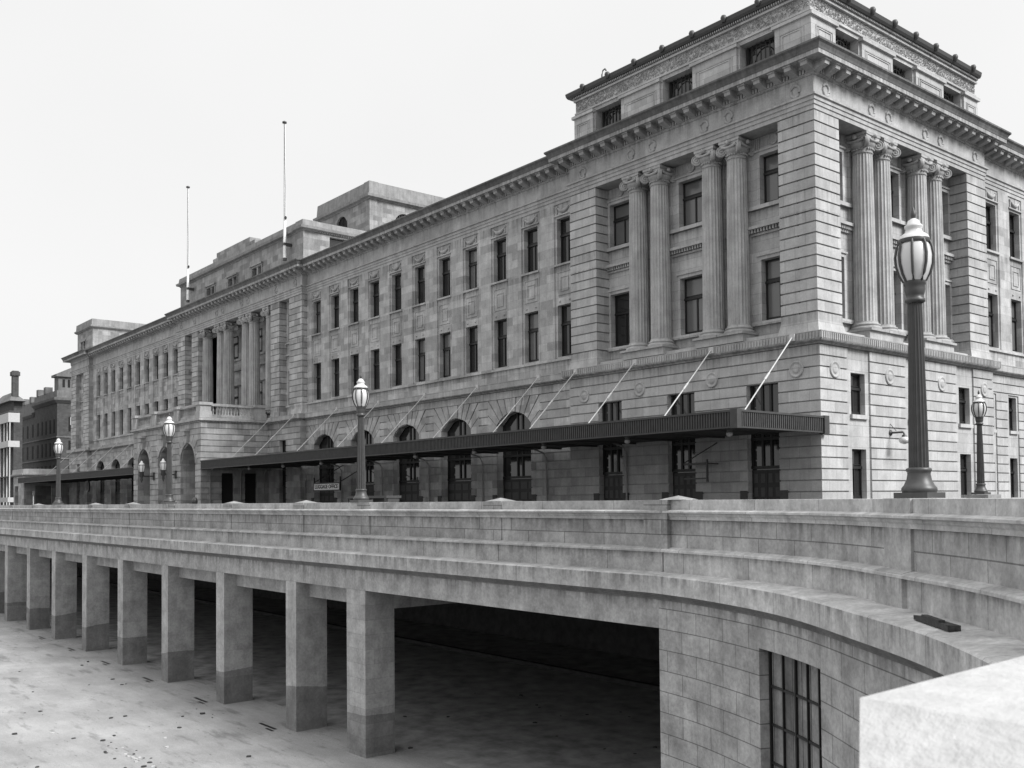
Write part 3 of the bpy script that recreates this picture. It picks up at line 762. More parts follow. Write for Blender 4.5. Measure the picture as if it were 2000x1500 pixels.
sw = MB(); sw.box(-CX0 - .5, -CX0 - .4, 3.8, 6.2, 24.1, 27.4); sub(ST, 'side_window', sw, 'glass')
# ---- tower block behind
TX0, TX1, TY0, TY1 = -83.0, -70.4, 15.6, 28.5
tw = MB()
def arcwall(mb, F, u0, u1, z0, z1, c, hw, zs):
    panel(mb, F, u0, u1, z0, z1, [(c - hw, c + hw, zs - 2.2, zs + hw)], -.5, 0)
    n = 14
    for i in range(n):
        a0 = PI * i / n; a1 = PI * (i + 1) / n
        x0, x1 = c + hw * math.cos(a0), c + hw * math.cos(a1)
        mb.uprism([(x0, zs + hw * math.sin(a0)), (x0, zs + hw), (x1, zs + hw), (x1, zs + hw * math.sin(a1))], -.5, 0, F)
arcwall(tw, lambda u, d, z: (u, TY0 - d, z), TX0, TX1, 22, 36.8, -77.2, 1.45, 34.4)
arcwall(tw, lambda u, d, z: (TX1 + d, u, z), TY0, TY1, 22, 36.8, 20.4, 1.45, 34.0)
tw.box(TX0, TX0 + .5, TY0 + .5, TY1, 22, 36.8); tw.box(TX0, TX1, TY1 - .5, TY1, 22, 36.8)
for (x, y) in ((TX1, TY0),): tw.box(x - .9, x + .12, y - .12, y + .9, 22, 36.8)
sub(ST, 'roof_tower', tw, 'dimmed')
tc = MB(); TP = [(TX0, TY1), (TX0, TY0), (TX1 - .9, TY0), (TX1 - .9, TY0 - .12), (TX1 + .12, TY0 - .12), (TX1 + .12, TY0 + .9), (TX1, TY0 + .9), (TX1, TY1)]
tc.sweep(TP, [(-.8, 36.4), (.1, 36.4), (.15, 36.5), (.5, 36.6), (.55, 36.9), (.2, 37.0), (.1, 38.5), (-.8, 38.6)])
tc.box(TX0 + .3, TX1 - .3, TY0 + .3, TY1 - .3, 38.0, 38.5)
sub(ST, 'tower_parapet', tc, 'dimmedtrim')
tg = MB(); tg.box(-79, -75.4, TY0 + .3, TY0 + .4, 31, 36.2); to = sub(ST, 'tower_window', tg, 'glass'); tg = MB(); tg.box(TX1 - .4, TX1 - .3, 18.7, 22.2, 31, 36); to2 = sub(ST, 'tower_window', tg, 'glass')
tb = MB(); tb2 = MB()
for k in range(-4, 5): tb.box(-77.2 + k * .33 - .04, -77.2 + k * .33 + .04, TY0 + .2, TY0 + .3, 31, 36); tb2.box(TX1 - .3, TX1 - .2, 20.4 + k * .33 - .04, 20.4 + k * .33 + .04, 31, 35.8)
tb.obj('glazing_bar', 'frame', to); tb2.obj('glazing_bar', 'frame', to2)
# ---- attic over the left pavilion
la = MB(); FA = shift(FR, -1.2)
panel(la, FA, 128.2, 136.2, 24.1, 27.9, [(132, 133, 24.6, 26.4), (133.4, 134.4, 24.6, 26.4)], -.5, 0)
la.box(-128.7, -128.2, 1.7, 9.5, 24.1, 27.9); la.box(-136.2, -135.7, 1.7, 9.5, 24.1, 27.9); la.box(131.8, 134.6, 0, .1, 26.4, 26.6, FA)
sub(ST, 'end_attic', la, 'dimmed')
lc = MB(); lc.sweep([(-136.2, 9.5), (-136.2, 1.2), (-128.2, 1.2), (-128.2, 9.5)], [(-.5, 27.9), (.1, 27.9), (.4, 28.1), (.42, 28.3), (.2, 28.35), (.15, 29.3), (-.5, 29.35)]); lc.box(-135.7, -128.7, 1.7, 9.4, 29, 29.2); sub(ST, 'attic_cornice', lc, 'dimmedtrim')
for c in (132.5, 133.9): window(FA, c, 24.6, 26.4, 1.0, -.3, style='plain')
# ---- roof deck and hidden back walls
rf = MB(); rf.box(-135.4, -1.4, 1.6, 16, 23.7, 24.0); rf.box(-19, -1.4, 16, 42, 23.7, 24.0); sub(ST, 'roof_deck', rf, 'leaf')
bw_ = MB(); bw_.box(-135.4, -19, 15.8, 16, 0, 23.7); bw_.box(-19, -18.8, 16, 42, 0, 23.7); bw_.box(-18.8, -1.4, 41.8, 42, 0, 23.7); sub(ST, 'back_wall', bw_, 'mid')

# ---- canopies
def canopy(X0, X1, ret, far=False):
    c = MB(); zt, zb = 5.1, 4.25
    c.box(X0, X1, -7.0, -6.9, zb + .08, zt - .1)                                   # fascia
    if ret: c.box(X1 - .1, X1, -6.9, .2, zb + .08, zt - .1)
    c.box(X0 - .0, X1 + .08, -7.08, -6.8, zt - .1, zt)                                # top moulding
    if ret: c.box(X1 - .2, X1 + .08, -6.8, .28, zt - .1, zt)
    c.box(X0, X1 + .03, -7.03, -6.85, zb, zb + .08)
    if ret: c.box(X1 - .15, X1 + .03, -6.85, .2, zb, zb + .08)
    st = .16 if not far else .3
    x = X0 + .1
    while x < X1 - .25: c.box(x, x + st * .5, -7.045, -7.0, zb + .08, zt - .1); x += st
    if ret:
        y = -6.65
        while y < -.15: c.box(X1, X1 + .045, y, y + .08, zb + .08, zt - .1); y += .16
        for (y0, y1) in ((-7.09, -6.7),): c.box(X1 - .34, X1 + .09, -7.09, -6.75, zb - .02, zt + .02)
        c.box(X1 - .2, X1 + .12, -.12, .3, zb - .04, zt + .03)
    o = sub(ST, 'canopy', c, 'canopy')
    s = MB(); s.box(X0, X1 - .1, -6.9, -.02, 4.42, 4.5); s.box(X0, X1 - .1, -6.9, -.02, 4.8, 5.0)
    x = X1 - 3
    while x > X0 + 1: s.box(x - .08, x + .08, -6.9, -.02, 4.32, 4.42); x -= 3.4
    s.obj('soffit', 'soffit', o)
canopy(-PX0, .18, True); canopy(-137.5, -PX1, False, True)
tb_ = MB()
ties = [1.35, 6.7, 12.6, 17.9, 21.6, 28.5, 35.4, 42.3, 49.4, 57.9, 63.2, 90, 97, 104, 111, 118, 125, 132]
tie = MB(); tie.tube([(0, -.42, 9.28), (0, -2.6, 7.1), (0, -4.75, 4.98)], .036, 8); tie.lathe([(.06, -.25), (.06, .25)], (0, -2.6, 7.1), 8, ax=(0, -1, -.99)); tie.box(-.15, .15, -.45, -.3, 9.08, 9.44)
TM = tie.mesh('tie_rod', 'tie')
for s_ in ties: link('tie_rod', TM, ST, (-s_, 0, 0))
dpm = MB(); dpm.tube([(0, -1.2, 4.4), (0, -.4, 4.2), (0, -.14, 3.8), (0, -.12, 0)], .06, 8); DP = dpm.mesh('downpipe', 'pipe')
for X in (-13.7, -21.9, -29.1, -36.15, -43.2, -50.2, -57.0 - .3): link('downpipe', DP, ST, (X, 0 if X > -18 else .6, 0))
for Y in (-6.1, -3.0, -.5): link('downpipe', DP, ST, (-PX0, Y, 0), PI / 2)

# ================================================================ fittings on and near the station
# canopy lights
cl0 = thing('canopy_light', None, 'ceiling light', (0, 0, 0), 0, 'bowl lights under the canopy')
a_ = MB(); a_.lathe([(.17, .42), (.19, .3), (.12, .2), (.15, .1)], n=16); a_.obj('gallery', 'iron', cl0)
a_ = MB(); a_.lathe([(.14, .11), (.16, .03), (.12, -.06), (.02, -.1)], n=16); a_.obj('shade', 'pipe', cl0)
where = ['nearest the fluted front corner', 'just right of the empty sign bracket', 'above the pale pipe left of the pavilion', 'above the open doorway', 'right of the mid lamp post', 'behind the mid lamp post', 'just above the luggage sign', 'left of the luggage sign', 'nearest the arched porch']
for k in range(9):
    o = cl0 if k == 0 else copy_tree(cl0)
    o.location = (-.9 - 6.75 * k, -6.2, 4.0); o['label'] = 'small white bowl light under the dark canopy, ' + where[k]
FN = bpy.data.fonts
# luggage office sign
sg = thing('hanging_sign', 'pale hanging sign reading LUGGAGE OFFICE under the dark canopy', 'sign', (-47.2, -2.6, 1.98)); sg.scale = (1.1, 1, 1)
a_ = MB(); a_.box(-2.15, 2.15, -.06, .06, -.05, .66); sgf = a_.obj('sign_board', 'frame', sg)
a_ = MB(); a_.box(-2.0, 2.0, -.075, -.06, .05, .56); a_.obj('sign_face', 'signface', sg)
a_ = MB(); a_.box(2.05, 2.17, -.06, .06, .66, 1.15); a_.box(-2.17, -2.05, -.06, .06, .66, 1.15); a_.tube([(2.1, 0, .7), (2.1, 2.9, 2.3)], .04); a_.tube([(-2.1, 0, .7), (-2.1, 2.9, 2.3)], .04); a_.obj('bracket', 'iron', sg)
cu = bpy.data.curves.new('lettering', 'FONT'); cu.body = 'LUGGAGE OFFICE'; cu.size = .46; cu.align_x = 'CENTER'; cu.align_y = 'CENTER'; cu.extrude = .012; cu.offset = .012; cu.space_character = 1.02
lo_ = bpy.data.objects.new('lettering', cu); C.objects.link(lo_)
bpy.context.view_layer.update()
me = bpy.data.meshes.new_from_object(lo_); bpy.data.objects.remove(lo_); me.materials.clear(); me.materials.append(M['frame'])
lo = link('lettering', me, sg, (0, -.08, .305)); lo.rotation_euler = (PI / 2, 0, 0)
w_ = max(v.co.x for v in me.vertices) - min(v.co.x for v in me.vertices); lo.scale = (3.7 / w_, 1, 1)
# empty bracket frame on the pavilion
br = thing('sign_bracket', 'empty black iron sign bracket fixed beside a dark doorway', 'bracket', (-7.45, -.02, 2.0))
a_ = MB(); a_.box(-.85, .85, -1.0, -.94, .86, .98); a_.box(-.85, .85, -1.0, -.94, .06, .14); a_.box(.77, .87, -1.02, -.92, -.1, 1.15); a_.obj('rail', 'iron', br)
for p_, q_ in (((-.82, -.97, 1.0), (.8, -.05, 2.1)), ((-.82, -.97, .92), (-.82, 0, .92)), ((-.82, -.97, .1), (-.82, 0, .1)), ((.8, -.97, .92), (.8, 0, .92))): a_ = MB(); a_.tube([p_, q_], .033); a_.obj('stay', 'iron', br)
# bracket light on the flank
wl = thing('wall_light', 'black bracket light with white globe on the bright flank wall', 'wall light', (0, 6.6, 4.5))
a_ = MB(); a_.lathe([(.16, 0), (.16, .05), (.06, .1)], (0, 0, 0), 12, ax=(1, 0, 0)); a_.tube([(.05, 0, 0), (.75, 0, 0), (.82, 0, -.1), (.82, 0, -.22)], .055); a_.tube([(0, 0, .5), (.35, 0, .1)], .02); a_.lathe([(.14, -.22), (.1, -.1)], (.82, 0, -.05), 12); a_.obj('arm', 'iron', wl)
a_ = MB(); a_.lathe([(.1, -.25), (.25, -.32), (.3, -.46), (.22, -.6), (.02, -.66)], (.82, 0, 0), 16); a_.obj('globe', 'opal', wl)
# lanterns on the porch
def lantern(x, lab):
    o = thing('wall_lantern', lab, 'lantern', (x, -7.0, 3.9), 0, 'bracket lanterns on the porch')
    a = MB(); a.box(-.22, .22, -.18, 0, -.4, .4); a.tube([(0, -.1, 0), (0, -1.0, 0), (0, -1.25, .15)], .07); a.lathe([(.03, -.7), (.14, -.4), (.1, -.2), (.24, 0), (.22, .3), (.3, .45)], (0, -1.3, .0), 12); a.obj('bracket', 'iron', o)
    a = MB(); a.lathe([(.26, .45), (.34, 1.0), (.3, 1.15)], (0, -1.3, 0), 12); a.obj('glass', 'opal', o)
    a = MB()
    for k in range(6):
        t_ = k * PI / 3; a.tube([(.28 * math.cos(t_), -1.3 + .28 * math.sin(t_), .45), (.36 * math.cos(t_), -1.3 + .36 * math.sin(t_), 1.0), (.3 * math.cos(t_), -1.3 + .3 * math.sin(t_), 1.18)], .02, 5)
    a.lathe([(.34, 1.15), (.34, 1.2)], (0, -1.3, 0), 12); a.obj('cage', 'iron', o)
    a = MB(); a.lathe([(.3, 1.2), (.26, 1.32), (.14, 1.4), (.12, 1.52), (.03, 1.62)], (0, -1.3, 0), 12); a.obj('cap', 'white', o)
lantern(-77.25, 'black bracket lantern on the pier between the left and middle porch arches')
lantern(-70.8, 'black bracket lantern on the pier between the middle and right porch arches')
ck = thing('platform_clock', 'round clock hanging under the far left canopy', 'clock', (-110, -4.5, 3.35))
a_ = MB(); a_.lathe([(.75, -.1), (.78, 0), (.75, .1)], (0, 0, 0), 24, ax=(0, -1, 0)); a_.tube([(0, 0, .7), (0, 0, 1.15)], .05); a_.obj('case', 'iron', ck)
a_ = MB(); a_.lathe([(.62, .1), (.6, .115)], (0, 0, 0), 24, ax=(0, -1, 0)); a_.obj('dial', 'soffit', ck)
a_ = MB(); a_.box(-.03, .03, -.14, -.125, 0, .45); a_.box(0, .3, -.14, -.125, -.03, .03); a_.obj('hand', 'frame', ck)

# flagpoles
def flagpole(x, lab):
    o = thing('flagpole', lab, 'flagpole', (x, .3, 25.2), 0, 'flagpoles on the cornice')
    a = MB(); a.tube([(0, 0, 0), (0, 0, 4), (0, 0, 13.7)], [.17, .13, .075], 10); a.obj('pole', 'pole', o)
    a = MB(); a.lathe([(.02, 13.62), (.22, 13.68), (.22, 13.82), (.08, 13.9)], n=12); a.obj('truck', 'iron', o)
    a = MB(); a.box(-.2, .2, -.18, .75, 1.35, 1.6); a.lathe([(.2, -.15), (.2, .1)], (0, 0, 0), 10); a.obj('bracket', 'iron', o)
    a = MB(); a.tube([(.2, -.05, 4), (.24, -.05, 7), (.16, -.05, 10), (.1, -.05, 13.6)], .03, 5); a.lathe([(.08, -.15), (.14, 0), (.08, .15)], (.2, 0, 4.1), 8); a.obj('halyard', 'plank', o)
flagpole(-61.15, 'taller looking white flagpole above the right end of the central cornice')
flagpole(-86.95, 'white flagpole above the left end of the central cornice')

# street lamp
lamp0 = thing('street_lamp', None, 'street lamp', (0, 0, 0), 0, 'globe lamps on fluted posts')
a_ = MB(); a_.box(-.35, .35, -.35, .35, 0, .1); a_.obj('base_plate', 'iron', lamp0)
a_ = MB(); a_.lathe([(.32, .1), (.335, .14), (.33, .18), (.29, .22), (.235, .32), (.215, .42), (.22, .45), (.24, .47), (.24, .51), (.19, .53)], n=40, flute=None); 
a_.lathe([(.19, .53), (.182, 1.2), (.155, 2.4), (.125, 3.38)], n=96, flute=(16, .17), smooth=False)
a_.obj('post', 'iron', lamp0)
a_ = MB(); a_.lathe([(.15, 3.38), (.19, 3.4), (.19, 3.45), (.15, 3.47), (.17, 3.52), (.2, 3.62), (.19, 3.68), (.21, 3.7), (.21, 3.76)], n=24); a_.obj('collar', 'iron', lamp0)
a_ = MB(); a_.lathe([(.2, 3.76), (.27, 3.88), (.325, 4.05), (.335, 4.2), (.3, 4.36), (.24, 4.46)], n=28); a_.obj('globe', 'opal', lamp0)
a_ = MB()
for k in range(8):
    t_ = (k + .5) * PI / 4; a_.tube([(r * math.cos(t_), r * math.sin(t_), z) for r, z in ((.21, 3.76), (.285, 3.88), (.345, 4.05), (.36, 4.2), (.33, 4.36), (.26, 4.5))], .026, 6)
a_.lathe([(.29, 4.42), (.31, 4.46), (.27, 4.52)], n=24); a_.obj('cage', 'iron', lamp0)
a_ = MB(); a_.lathe([(.30, 4.49), (.27, 4.55), (.17, 4.61), (.15, 4.67), (.175, 4.70), (.175, 4.73), (.13, 4.76), (.11, 4.82), (.04, 4.86)], n=24); a_.obj('cap', 'white', lamp0)
a_ = MB(); a_.lathe([(.03, 4.85), (.05, 4.9), (.055, 4.95), (.01, 5.06)], n=10); a_.obj('finial', 'iron', lamp0)
LS = .905
for i, (loc, lab) in enumerate([((20.42, -28.04, .965), 'largest nearest lamp on its wide fluted iron post at right'),
        ((-1.72, -25.7, .965), 'fluted globe lamp standing on the parapet right of the luggage sign'),
        ((-20.65, -25.7, .965), 'fluted globe lamp standing on the parapet in front of the arched porch'),
        ((-41.1, -25.7, .965), 'smallest globe lamp, in front of the far left canopy'),
        ((8.35, -.55, 1.05), 'slim globe lamp in front of the bright flank wall, behind the parapet')]):
    o = lamp0 if i == 0 else copy_tree(lamp0)
    o.location = loc; o.scale = (.84, .84, LS if i else .96); o['label'] = lab
pl = MB(); pl.box(7.75, 8.95, -1.15, .05, 0, 1.04); pl.box(7.65, 9.05, -1.25, .15, 0, .2); tag(pl.obj('lamp_plinth', 'parapet'), 'stone block carrying the slim lamp by the flank wall', 'plinth')

# ================================================================ THE VIADUCT
VI = thing('viaduct', 'stone and concrete viaduct with square pillars, stepped parapet and curved end', 'viaduct')
cur = [(12.9, -26.3), (14.2, -26.55), (15.36, -26.92), (16.6, -27.38), (17.8, -27.95), (19.0, -28.7), (20.2, -29.58), (21.7, -30.66), (22.7, -31.5), (23.6, -32.4), (24.9, -33.9), (26.0, -35.7), (26.7, -37.6), (27.0, -39.6)]
def smooth(P):
    out = []
    for i in range(len(P) - 1):
        p0 = Vector(P[max(i - 1, 0)]); p1 = Vector(P[i]); p2 = Vector(P[i + 1]); p3 = Vector(P[min(i + 2, len(P) - 1)])
        for k in range(5):
            t_ = k / 5; out.append(tuple(.5 * ((2 * p1) + (-p0 + p2) * t_ + (2 * p0 - 5 * p1 + 4 * p2 - p3) * t_ ** 2 + (-p0 + 3 * p1 - 3 * p2 + p3) * t_ ** 3)))
    out.append(tuple(P[-1])); return out
cur = smooth(cur)
# gentle smoothing of the digitised curve
for _ in range(8):
    cur = [cur[0]] + [tuple((Vector(cur[i - 1]) + 2 * Vector(cur[i]) + Vector(cur[i + 1])) / 4) for i in range(1, len(cur) - 1)] + [cur[-1]]
path = [(-160, -26.3)] + cur
def arcl(P):
    s = [0]
    for a, b_ in zip(P, P[1:]): s.append(s[-1] + math.hypot(b_[0] - a[0], b_[1] - a[1]))
    return s
def subpath(P, s0, s1):
    S = arcl(P); out = []
    def at(s):
        for i in range(len(S) - 1):
            if s <= S[i + 1] or i == len(S) - 2:
                k = (s - S[i]) / (S[i + 1] - S[i]); return (P[i][0] + (P[i + 1][0] - P[i][0]) * k, P[i][1] + (P[i + 1][1] - P[i][1]) * k)
    out.append(at(s0)); out += [P[i] for i in range(len(P)) if s0 < S[i] < s1]; out.append(at(s1)); return out
# parapet (d measured outward from the beam face at y = -26.3)
Sc = arcl(cur); cur2 = []
for i, p in enumerate(cur):
    a = Vector(cur[max(i - 1, 0)]); b_ = Vector(cur[min(i + 1, len(cur) - 1)]); d = (b_ - a).normalized(); n_ = Vector((-d.y, d.x)); k = min(1, Sc[i] / 7); q = Vector(p) + n_ * .38 * k * k * (3 - 2 * k); cur2.append((q.x, q.y))
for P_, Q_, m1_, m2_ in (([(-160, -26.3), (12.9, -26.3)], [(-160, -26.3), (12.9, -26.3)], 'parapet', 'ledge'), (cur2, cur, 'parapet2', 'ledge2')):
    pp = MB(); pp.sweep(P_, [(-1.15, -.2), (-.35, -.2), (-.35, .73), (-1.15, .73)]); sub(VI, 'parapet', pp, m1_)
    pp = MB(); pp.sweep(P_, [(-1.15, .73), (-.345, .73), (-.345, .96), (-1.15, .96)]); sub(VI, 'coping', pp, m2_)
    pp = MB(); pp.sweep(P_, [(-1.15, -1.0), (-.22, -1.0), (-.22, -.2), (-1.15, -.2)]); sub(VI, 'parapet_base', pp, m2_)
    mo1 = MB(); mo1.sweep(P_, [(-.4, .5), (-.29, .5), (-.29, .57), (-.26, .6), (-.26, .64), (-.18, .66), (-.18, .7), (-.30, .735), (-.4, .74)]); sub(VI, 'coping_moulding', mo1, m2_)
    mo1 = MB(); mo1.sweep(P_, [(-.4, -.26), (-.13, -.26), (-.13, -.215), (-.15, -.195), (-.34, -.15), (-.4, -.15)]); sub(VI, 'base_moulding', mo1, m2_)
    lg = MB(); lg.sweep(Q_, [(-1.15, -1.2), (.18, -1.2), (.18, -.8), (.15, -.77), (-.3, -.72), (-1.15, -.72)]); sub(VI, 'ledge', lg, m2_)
lm = MB(); lm.sweep(path, [(-.5, -1.36), (.03, -1.36), (.03, -1.31), (.07, -1.3), (.07, -1.26), (.12, -1.25), (.12, -1.201), (-.5, -1.201)]); sub(VI, 'ledge_moulding', lm, 'ledgeshade')
bm_ = MB(); bm_.sweep([(-160, -26.3), (12.98, -26.3)], [(-.5, -2.03), (0, -2.03), (0, -1.355), (-.5, -1.355)]); sub(VI, 'beam', bm_, 'concrete'); bm_ = MB(); bm_.box(-160, -1.72, -25.75, -25.2, -2.62, -1.4); sub(VI, 'inner_beam', bm_, 'concrete'); bm_ = MB(); bm_.box(-1.4, -.46, -25.16, -9, -2.72, -1.3); sub(VI, 'cross_beam', bm_, 'concrete')
# piers on the parapet with low pyramid caps
PXS = [6.2, -1.1, -6.0, -12.8, -19.6, -26.3, -33.05, -39.8, -46.4, -53.1, -59.9]
capx = {13.2, 6.2, -6.0, -12.8, -26.3, -33.05, -46.4}
for X in [13.35] + PXS:
    pr = MB()
    w = .42 if X < 13 else .5
    if X > 13: pr.hexa([(X - w - .6, -26.02, -.2), (X + w - .75, -26.12, -.2), (X + w - .75, -25.2, -.2), (X - w - .6, -25.2, -.2), (X - w - .6, -26.02, .968), (X + w - .75, -26.12, .968), (X + w - .75, -25.2, .968), (X - w - .6, -25.2, .968)])
    else: pr.box(X - w, X + w, -25.985, -25.2, -.15, .966); pass
    sub(VI, 'parapet_pier', pr, 'parapet')
    if X < 13: pr = MB(); pr.box(X - w, X + w, -26.1, -25.3, -.73, -.2); sub(VI, 'pier_base', pr, 'ledge')
s0 = subpath(path, 0, 1); SL = arcl(path)
i0 = SL[1]   # arc length where the curve starts
def near(pt): 
    return min(range(len(path)), key=lambda i: (path[i][0] - pt[0]) ** 2 + (path[i][1] - pt[1]) ** 2)
sp = SL[near((20.3, -29.7))]
path2 = [(-160, -26.3)] + cur2; S2 = arcl(path2); sp = S2[min(range(len(path2)), key=lambda i: (path2[i][0] - 20.3) ** 2 + (path2[i][1] + 29.4) ** 2)]; pw = subpath(path2, sp - .62, sp + .35)
pr = MB(); pr.sweep(pw, [(-1.2, -.73), (-.14, -.73), (-.14, -.19), (-.3, -.15), (-.3, .967), (-1.2, .967)])
sub(VI, 'parapet_pier', pr, 'ledge')
cpm = MB(); cpm.add([(-.33, -.33, 0), (.33, -.33, 0), (.33, .33, 0), (-.33, .33, 0), (0, 0, .1)], [(0, 1, 4), (1, 2, 4), (2, 3, 4), (3, 0, 4), (3, 2, 1, 0)]); CPM = cpm.mesh('pier_cap', 'capstone')
for X in (13.15, 6.2, -6.0, -12.8, -26.3, -33.05, -46.4): link('pier_cap', CPM, VI, (X, -25.65 - (.12 if X > 13 else 0), .97))
# pillars
pm = MB(); pm.box(-.43, .43, 0, 1.3, -7.7, -2.02); PM = pm.mesh('pillar', 'pillar')
for X in [-6.0, -12.78, -19.55, -26.32, -32.95, -39.75, -46.3, -52.97, -59.7, -66.5, -73.3, -80]: link('pillar', PM, VI, (X, -26.3, 0))
pk = MB(); rust(pk, lambda u, d, z: (u, -26.3 - d, z), -1.72, -.47, -7.7, -2.025, [], pitch=.5, zref=-2.04, gap=.006, dep=.006, thick=1.15)
rust(pk, lambda u, d, z: (-.458 + d, u, z), -26.288, -25.15, -7.7, -2.025, [], pitch=.5, zref=-2.04, gap=.006, dep=.006, thick=.03)
sub(VI, 'end_pillar', pk, 'pillarash')
# solid lower wall with the barred window
S1 = i0 + .08; 
a0 = SL[near((17.05, -27.65))] - .47; a1 = a0 + 2.5
W0 = subpath(path, S1, a0); W1 = subpath(path, a1, SL[-1]); WW = subpath(path, a0, a1)
lw = MB()
lw.sweep(W0, [(-1.3, -7.7), (0, -7.7), (0, -1.355), (-1.3, -1.355)]); lw.sweep(W1, [(-1.3, -7.7), (0, -7.7), (0, -1.355), (-1.3, -1.355)])
lw.sweep(WW, [(-1.3, -1.98), (0.0, -1.98), (0.0, -1.355), (-1.3, -1.355)]); lw.sweep(WW, [(-1.3, -7.7), (0, -7.7), (0, -5.6), (-1.3, -5.6)])
sub(VI, 'curved_wall', lw, 'ashlar')
wp = MB(); wp.sweep(WW, [(-.4, -5.6), (-.24, -5.6), (-.24, -1.98), (-.4, -1.98)]); wo = sub(VI, 'barred_window', wp, 'boards')
wb = MB(); Lw = 2.5
WWf = subpath(path, a0 + .02, a1 - .02)
for z in (-2.03, -2.75, -3.5, -4.25, -5.0, -5.59): wb.sweep(WWf, [(-.239, z), (-.2, z), (-.2, z + .045), (-.239, z + .045)])
for k in range(6):
    s_ = a0 + .06 + k * (Lw - .12) / 5; h_ = .026 if k in (0, 2, 5) else .015; q = subpath(path, s_ - h_, s_ + h_); wb.sweep(q, [(-.239, -5.6), (-.19, -5.6), (-.19, -1.98), (-.239, -1.98)])
wb.obj('bar', 'frame', wo)
# undercroft
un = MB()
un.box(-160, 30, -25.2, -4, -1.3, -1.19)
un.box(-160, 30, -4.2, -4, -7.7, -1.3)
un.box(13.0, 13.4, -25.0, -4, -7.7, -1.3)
sub(VI, 'undercroft', un, 'soot_shade')
kb = MB(); kb.box(-160, 13, -10.3, -10.0, -7.7, -7.5); sub(VI, 'undercroft_kerb', kb, 'soot_shade')
# plank left on the ledge
pk = MB(); pk.hexa([(-.62, -.09, 0), (.6, -.1, 0), (.62, .06, 0), (-.6, .09, 0), (-.62, -.09, .06), (.6, -.1, .07), (.62, .06, .07), (-.6, .09, .05)]); pk.hexa([(-.35, -.08, .06), (.3, -.1, .07), (.32, -.02, .07), (-.33, 0, .06), (-.35, -.08, .1), (.3, -.1, .1), (.32, -.02, .1), (-.33, 0, .1)])
o = pk.obj('plank', 'plank'); o.location = (22.12, -30.78, -.725); o.rotation_euler = (0, 0, -.72); tag(o, 'short dark weathered plank lying on the curved ledge', 'plank')
# near coping
nb = MB(); nb.add([(27.28, -41.02, .45), (28.6, -41.02, .45), (28.6, -39.6, .45), (27.26, -39.6, .45), (27.49, -41.37, .29), (28.81, -41.37, .29), (27.49, -41.37, -1), (28.81, -41.37, -1), (28.81, -39.6, -1), (27.26, -39.6, -1), (28.81, -39.6, .29)], [(0, 1, 2, 3), (0, 4, 5, 1), (1, 5, 10, 2), (4, 6, 7, 5), (5, 7, 8, 10), (0, 3, 9, 6, 4), (2, 10, 8, 9, 3), (6, 9, 8, 7)])
tag(nb.obj('parapet_block', 'near'), 'large white blurred block of parapet in the lower right foreground', 'parapet block')

# low barrier behind the parapet by the lamp
rl = thing('barrier', 'low black barrier frame behind the parapet, right of the tall lamp', 'barrier', (-11.3, -19.5, 0)); rl.scale = (.92, 1, 1.14)
a_ = MB(); a_.box(-1.9, 2.0, -.4, .4, 1.0, 1.1); a_.obj('top_board', 'iron', rl)
for X in (-1.8, -.4, .5, 1.9): a_ = MB(); a_.box(X - .06, X + .06, -.3, .3, 0, 1.0); a_.obj('leg', 'iron', rl)

# ================================================================ far left
lod = thing('entrance_lodge', 'low flat pale stone lodge with square openings beyond the far canopy', 'lodge')
a_ = MB(); FD = lambda u, d, z: (u, -6.2 - d, z); FE = lambda u, d, z: (-137.2 + d, u, z)
panel(a_, FD, -144, -137.2, 0, 5.4, [(-143.2, -141, -.1, 3.9)], -.6, 0)
panel(a_, FE, -5.599, 9, 0, 5.4, [(-4.6, -2.2, -.1, 3.9), (0, 8, -.1, 3.6)], -.6, 0)
a_.box(-144, -143.4, -5.6, 9, 0, 5.4); a_.obj('wall', 'mid', lod)
a_ = MB(); a_.sweep([(-144, 9), (-144, -6.2), (-137.2, -6.2), (-137.2, 9)], [(-.6, 5.4), (.1, 5.4), (.4, 5.55), (.45, 5.75), (.2, 5.8), (.15, 6.5), (-.6, 6.55)], side=1); a_.box(-143.5, -137.8, -5.6, 9, 5.45, 5.6); a_.obj('cornice', 'trim', lod)
# brick building
bb = thing('brick_building', 'dark brick building with pale pedimented corner turret and parapet piers', 'building')
BX, BY = -185.2, 10.6
a_ = MB(); a_.box(BX - 3, BX, BY, BY + 14, 0, 24.1); a_.box(BX - 42, BX - 3, BY, BY + 14, 0, 23.2)
bo = a_.obj('wall', 'brick', bb)
a_ = MB(); a_.sweep([(BX - 18, BY), (BX, BY), (BX, BY + 14)], [(0.01, 21.6), (.1, 21.6), (.7, 22.2), (.8, 22.7), (.1, 22.8), (.05, 24.2), (-.3, 24.3), (-.3, 21.6)])
a_.sweep([(BX - 42, BY), (BX - 18, BY)], [(0.01, 20), (.1, 20), (.6, 20.5), (.6, 20.9), (.05, 21), (.05, 23.3), (-.3, 23.3), (-.3, 20)])
for z in (10.2, 14.6): a_.sweep([(BX - 42, BY), (BX, BY), (BX, BY + 14)], [(0.01, z), (.15, z), (.15, z + .25), (.01, z + .25)])
for x in (9, 15): a_.box(BX - x - .8, BX - x + .8, BY - .2, BY + 1.2, 24.2, 25.6)
for x in (21, 27, 34): a_.box(BX - x - .8, BX - x + .8, BY - .2, BY + 1.2, 23.3, 24.6)
a_.obj('cornice', 'render', bb)
for x in (2.2, 5.2, 8.6, 11.6, 15.2, 19.5, 24, 28.5, 33, 38):
    for z in (6.2, 10.9, 15.6): a_ = MB(); a_.box(BX - x - .55, BX - x + .55, BY - .06, BY, z, z + 2.8); a_.obj('window', 'dullglass', bb)
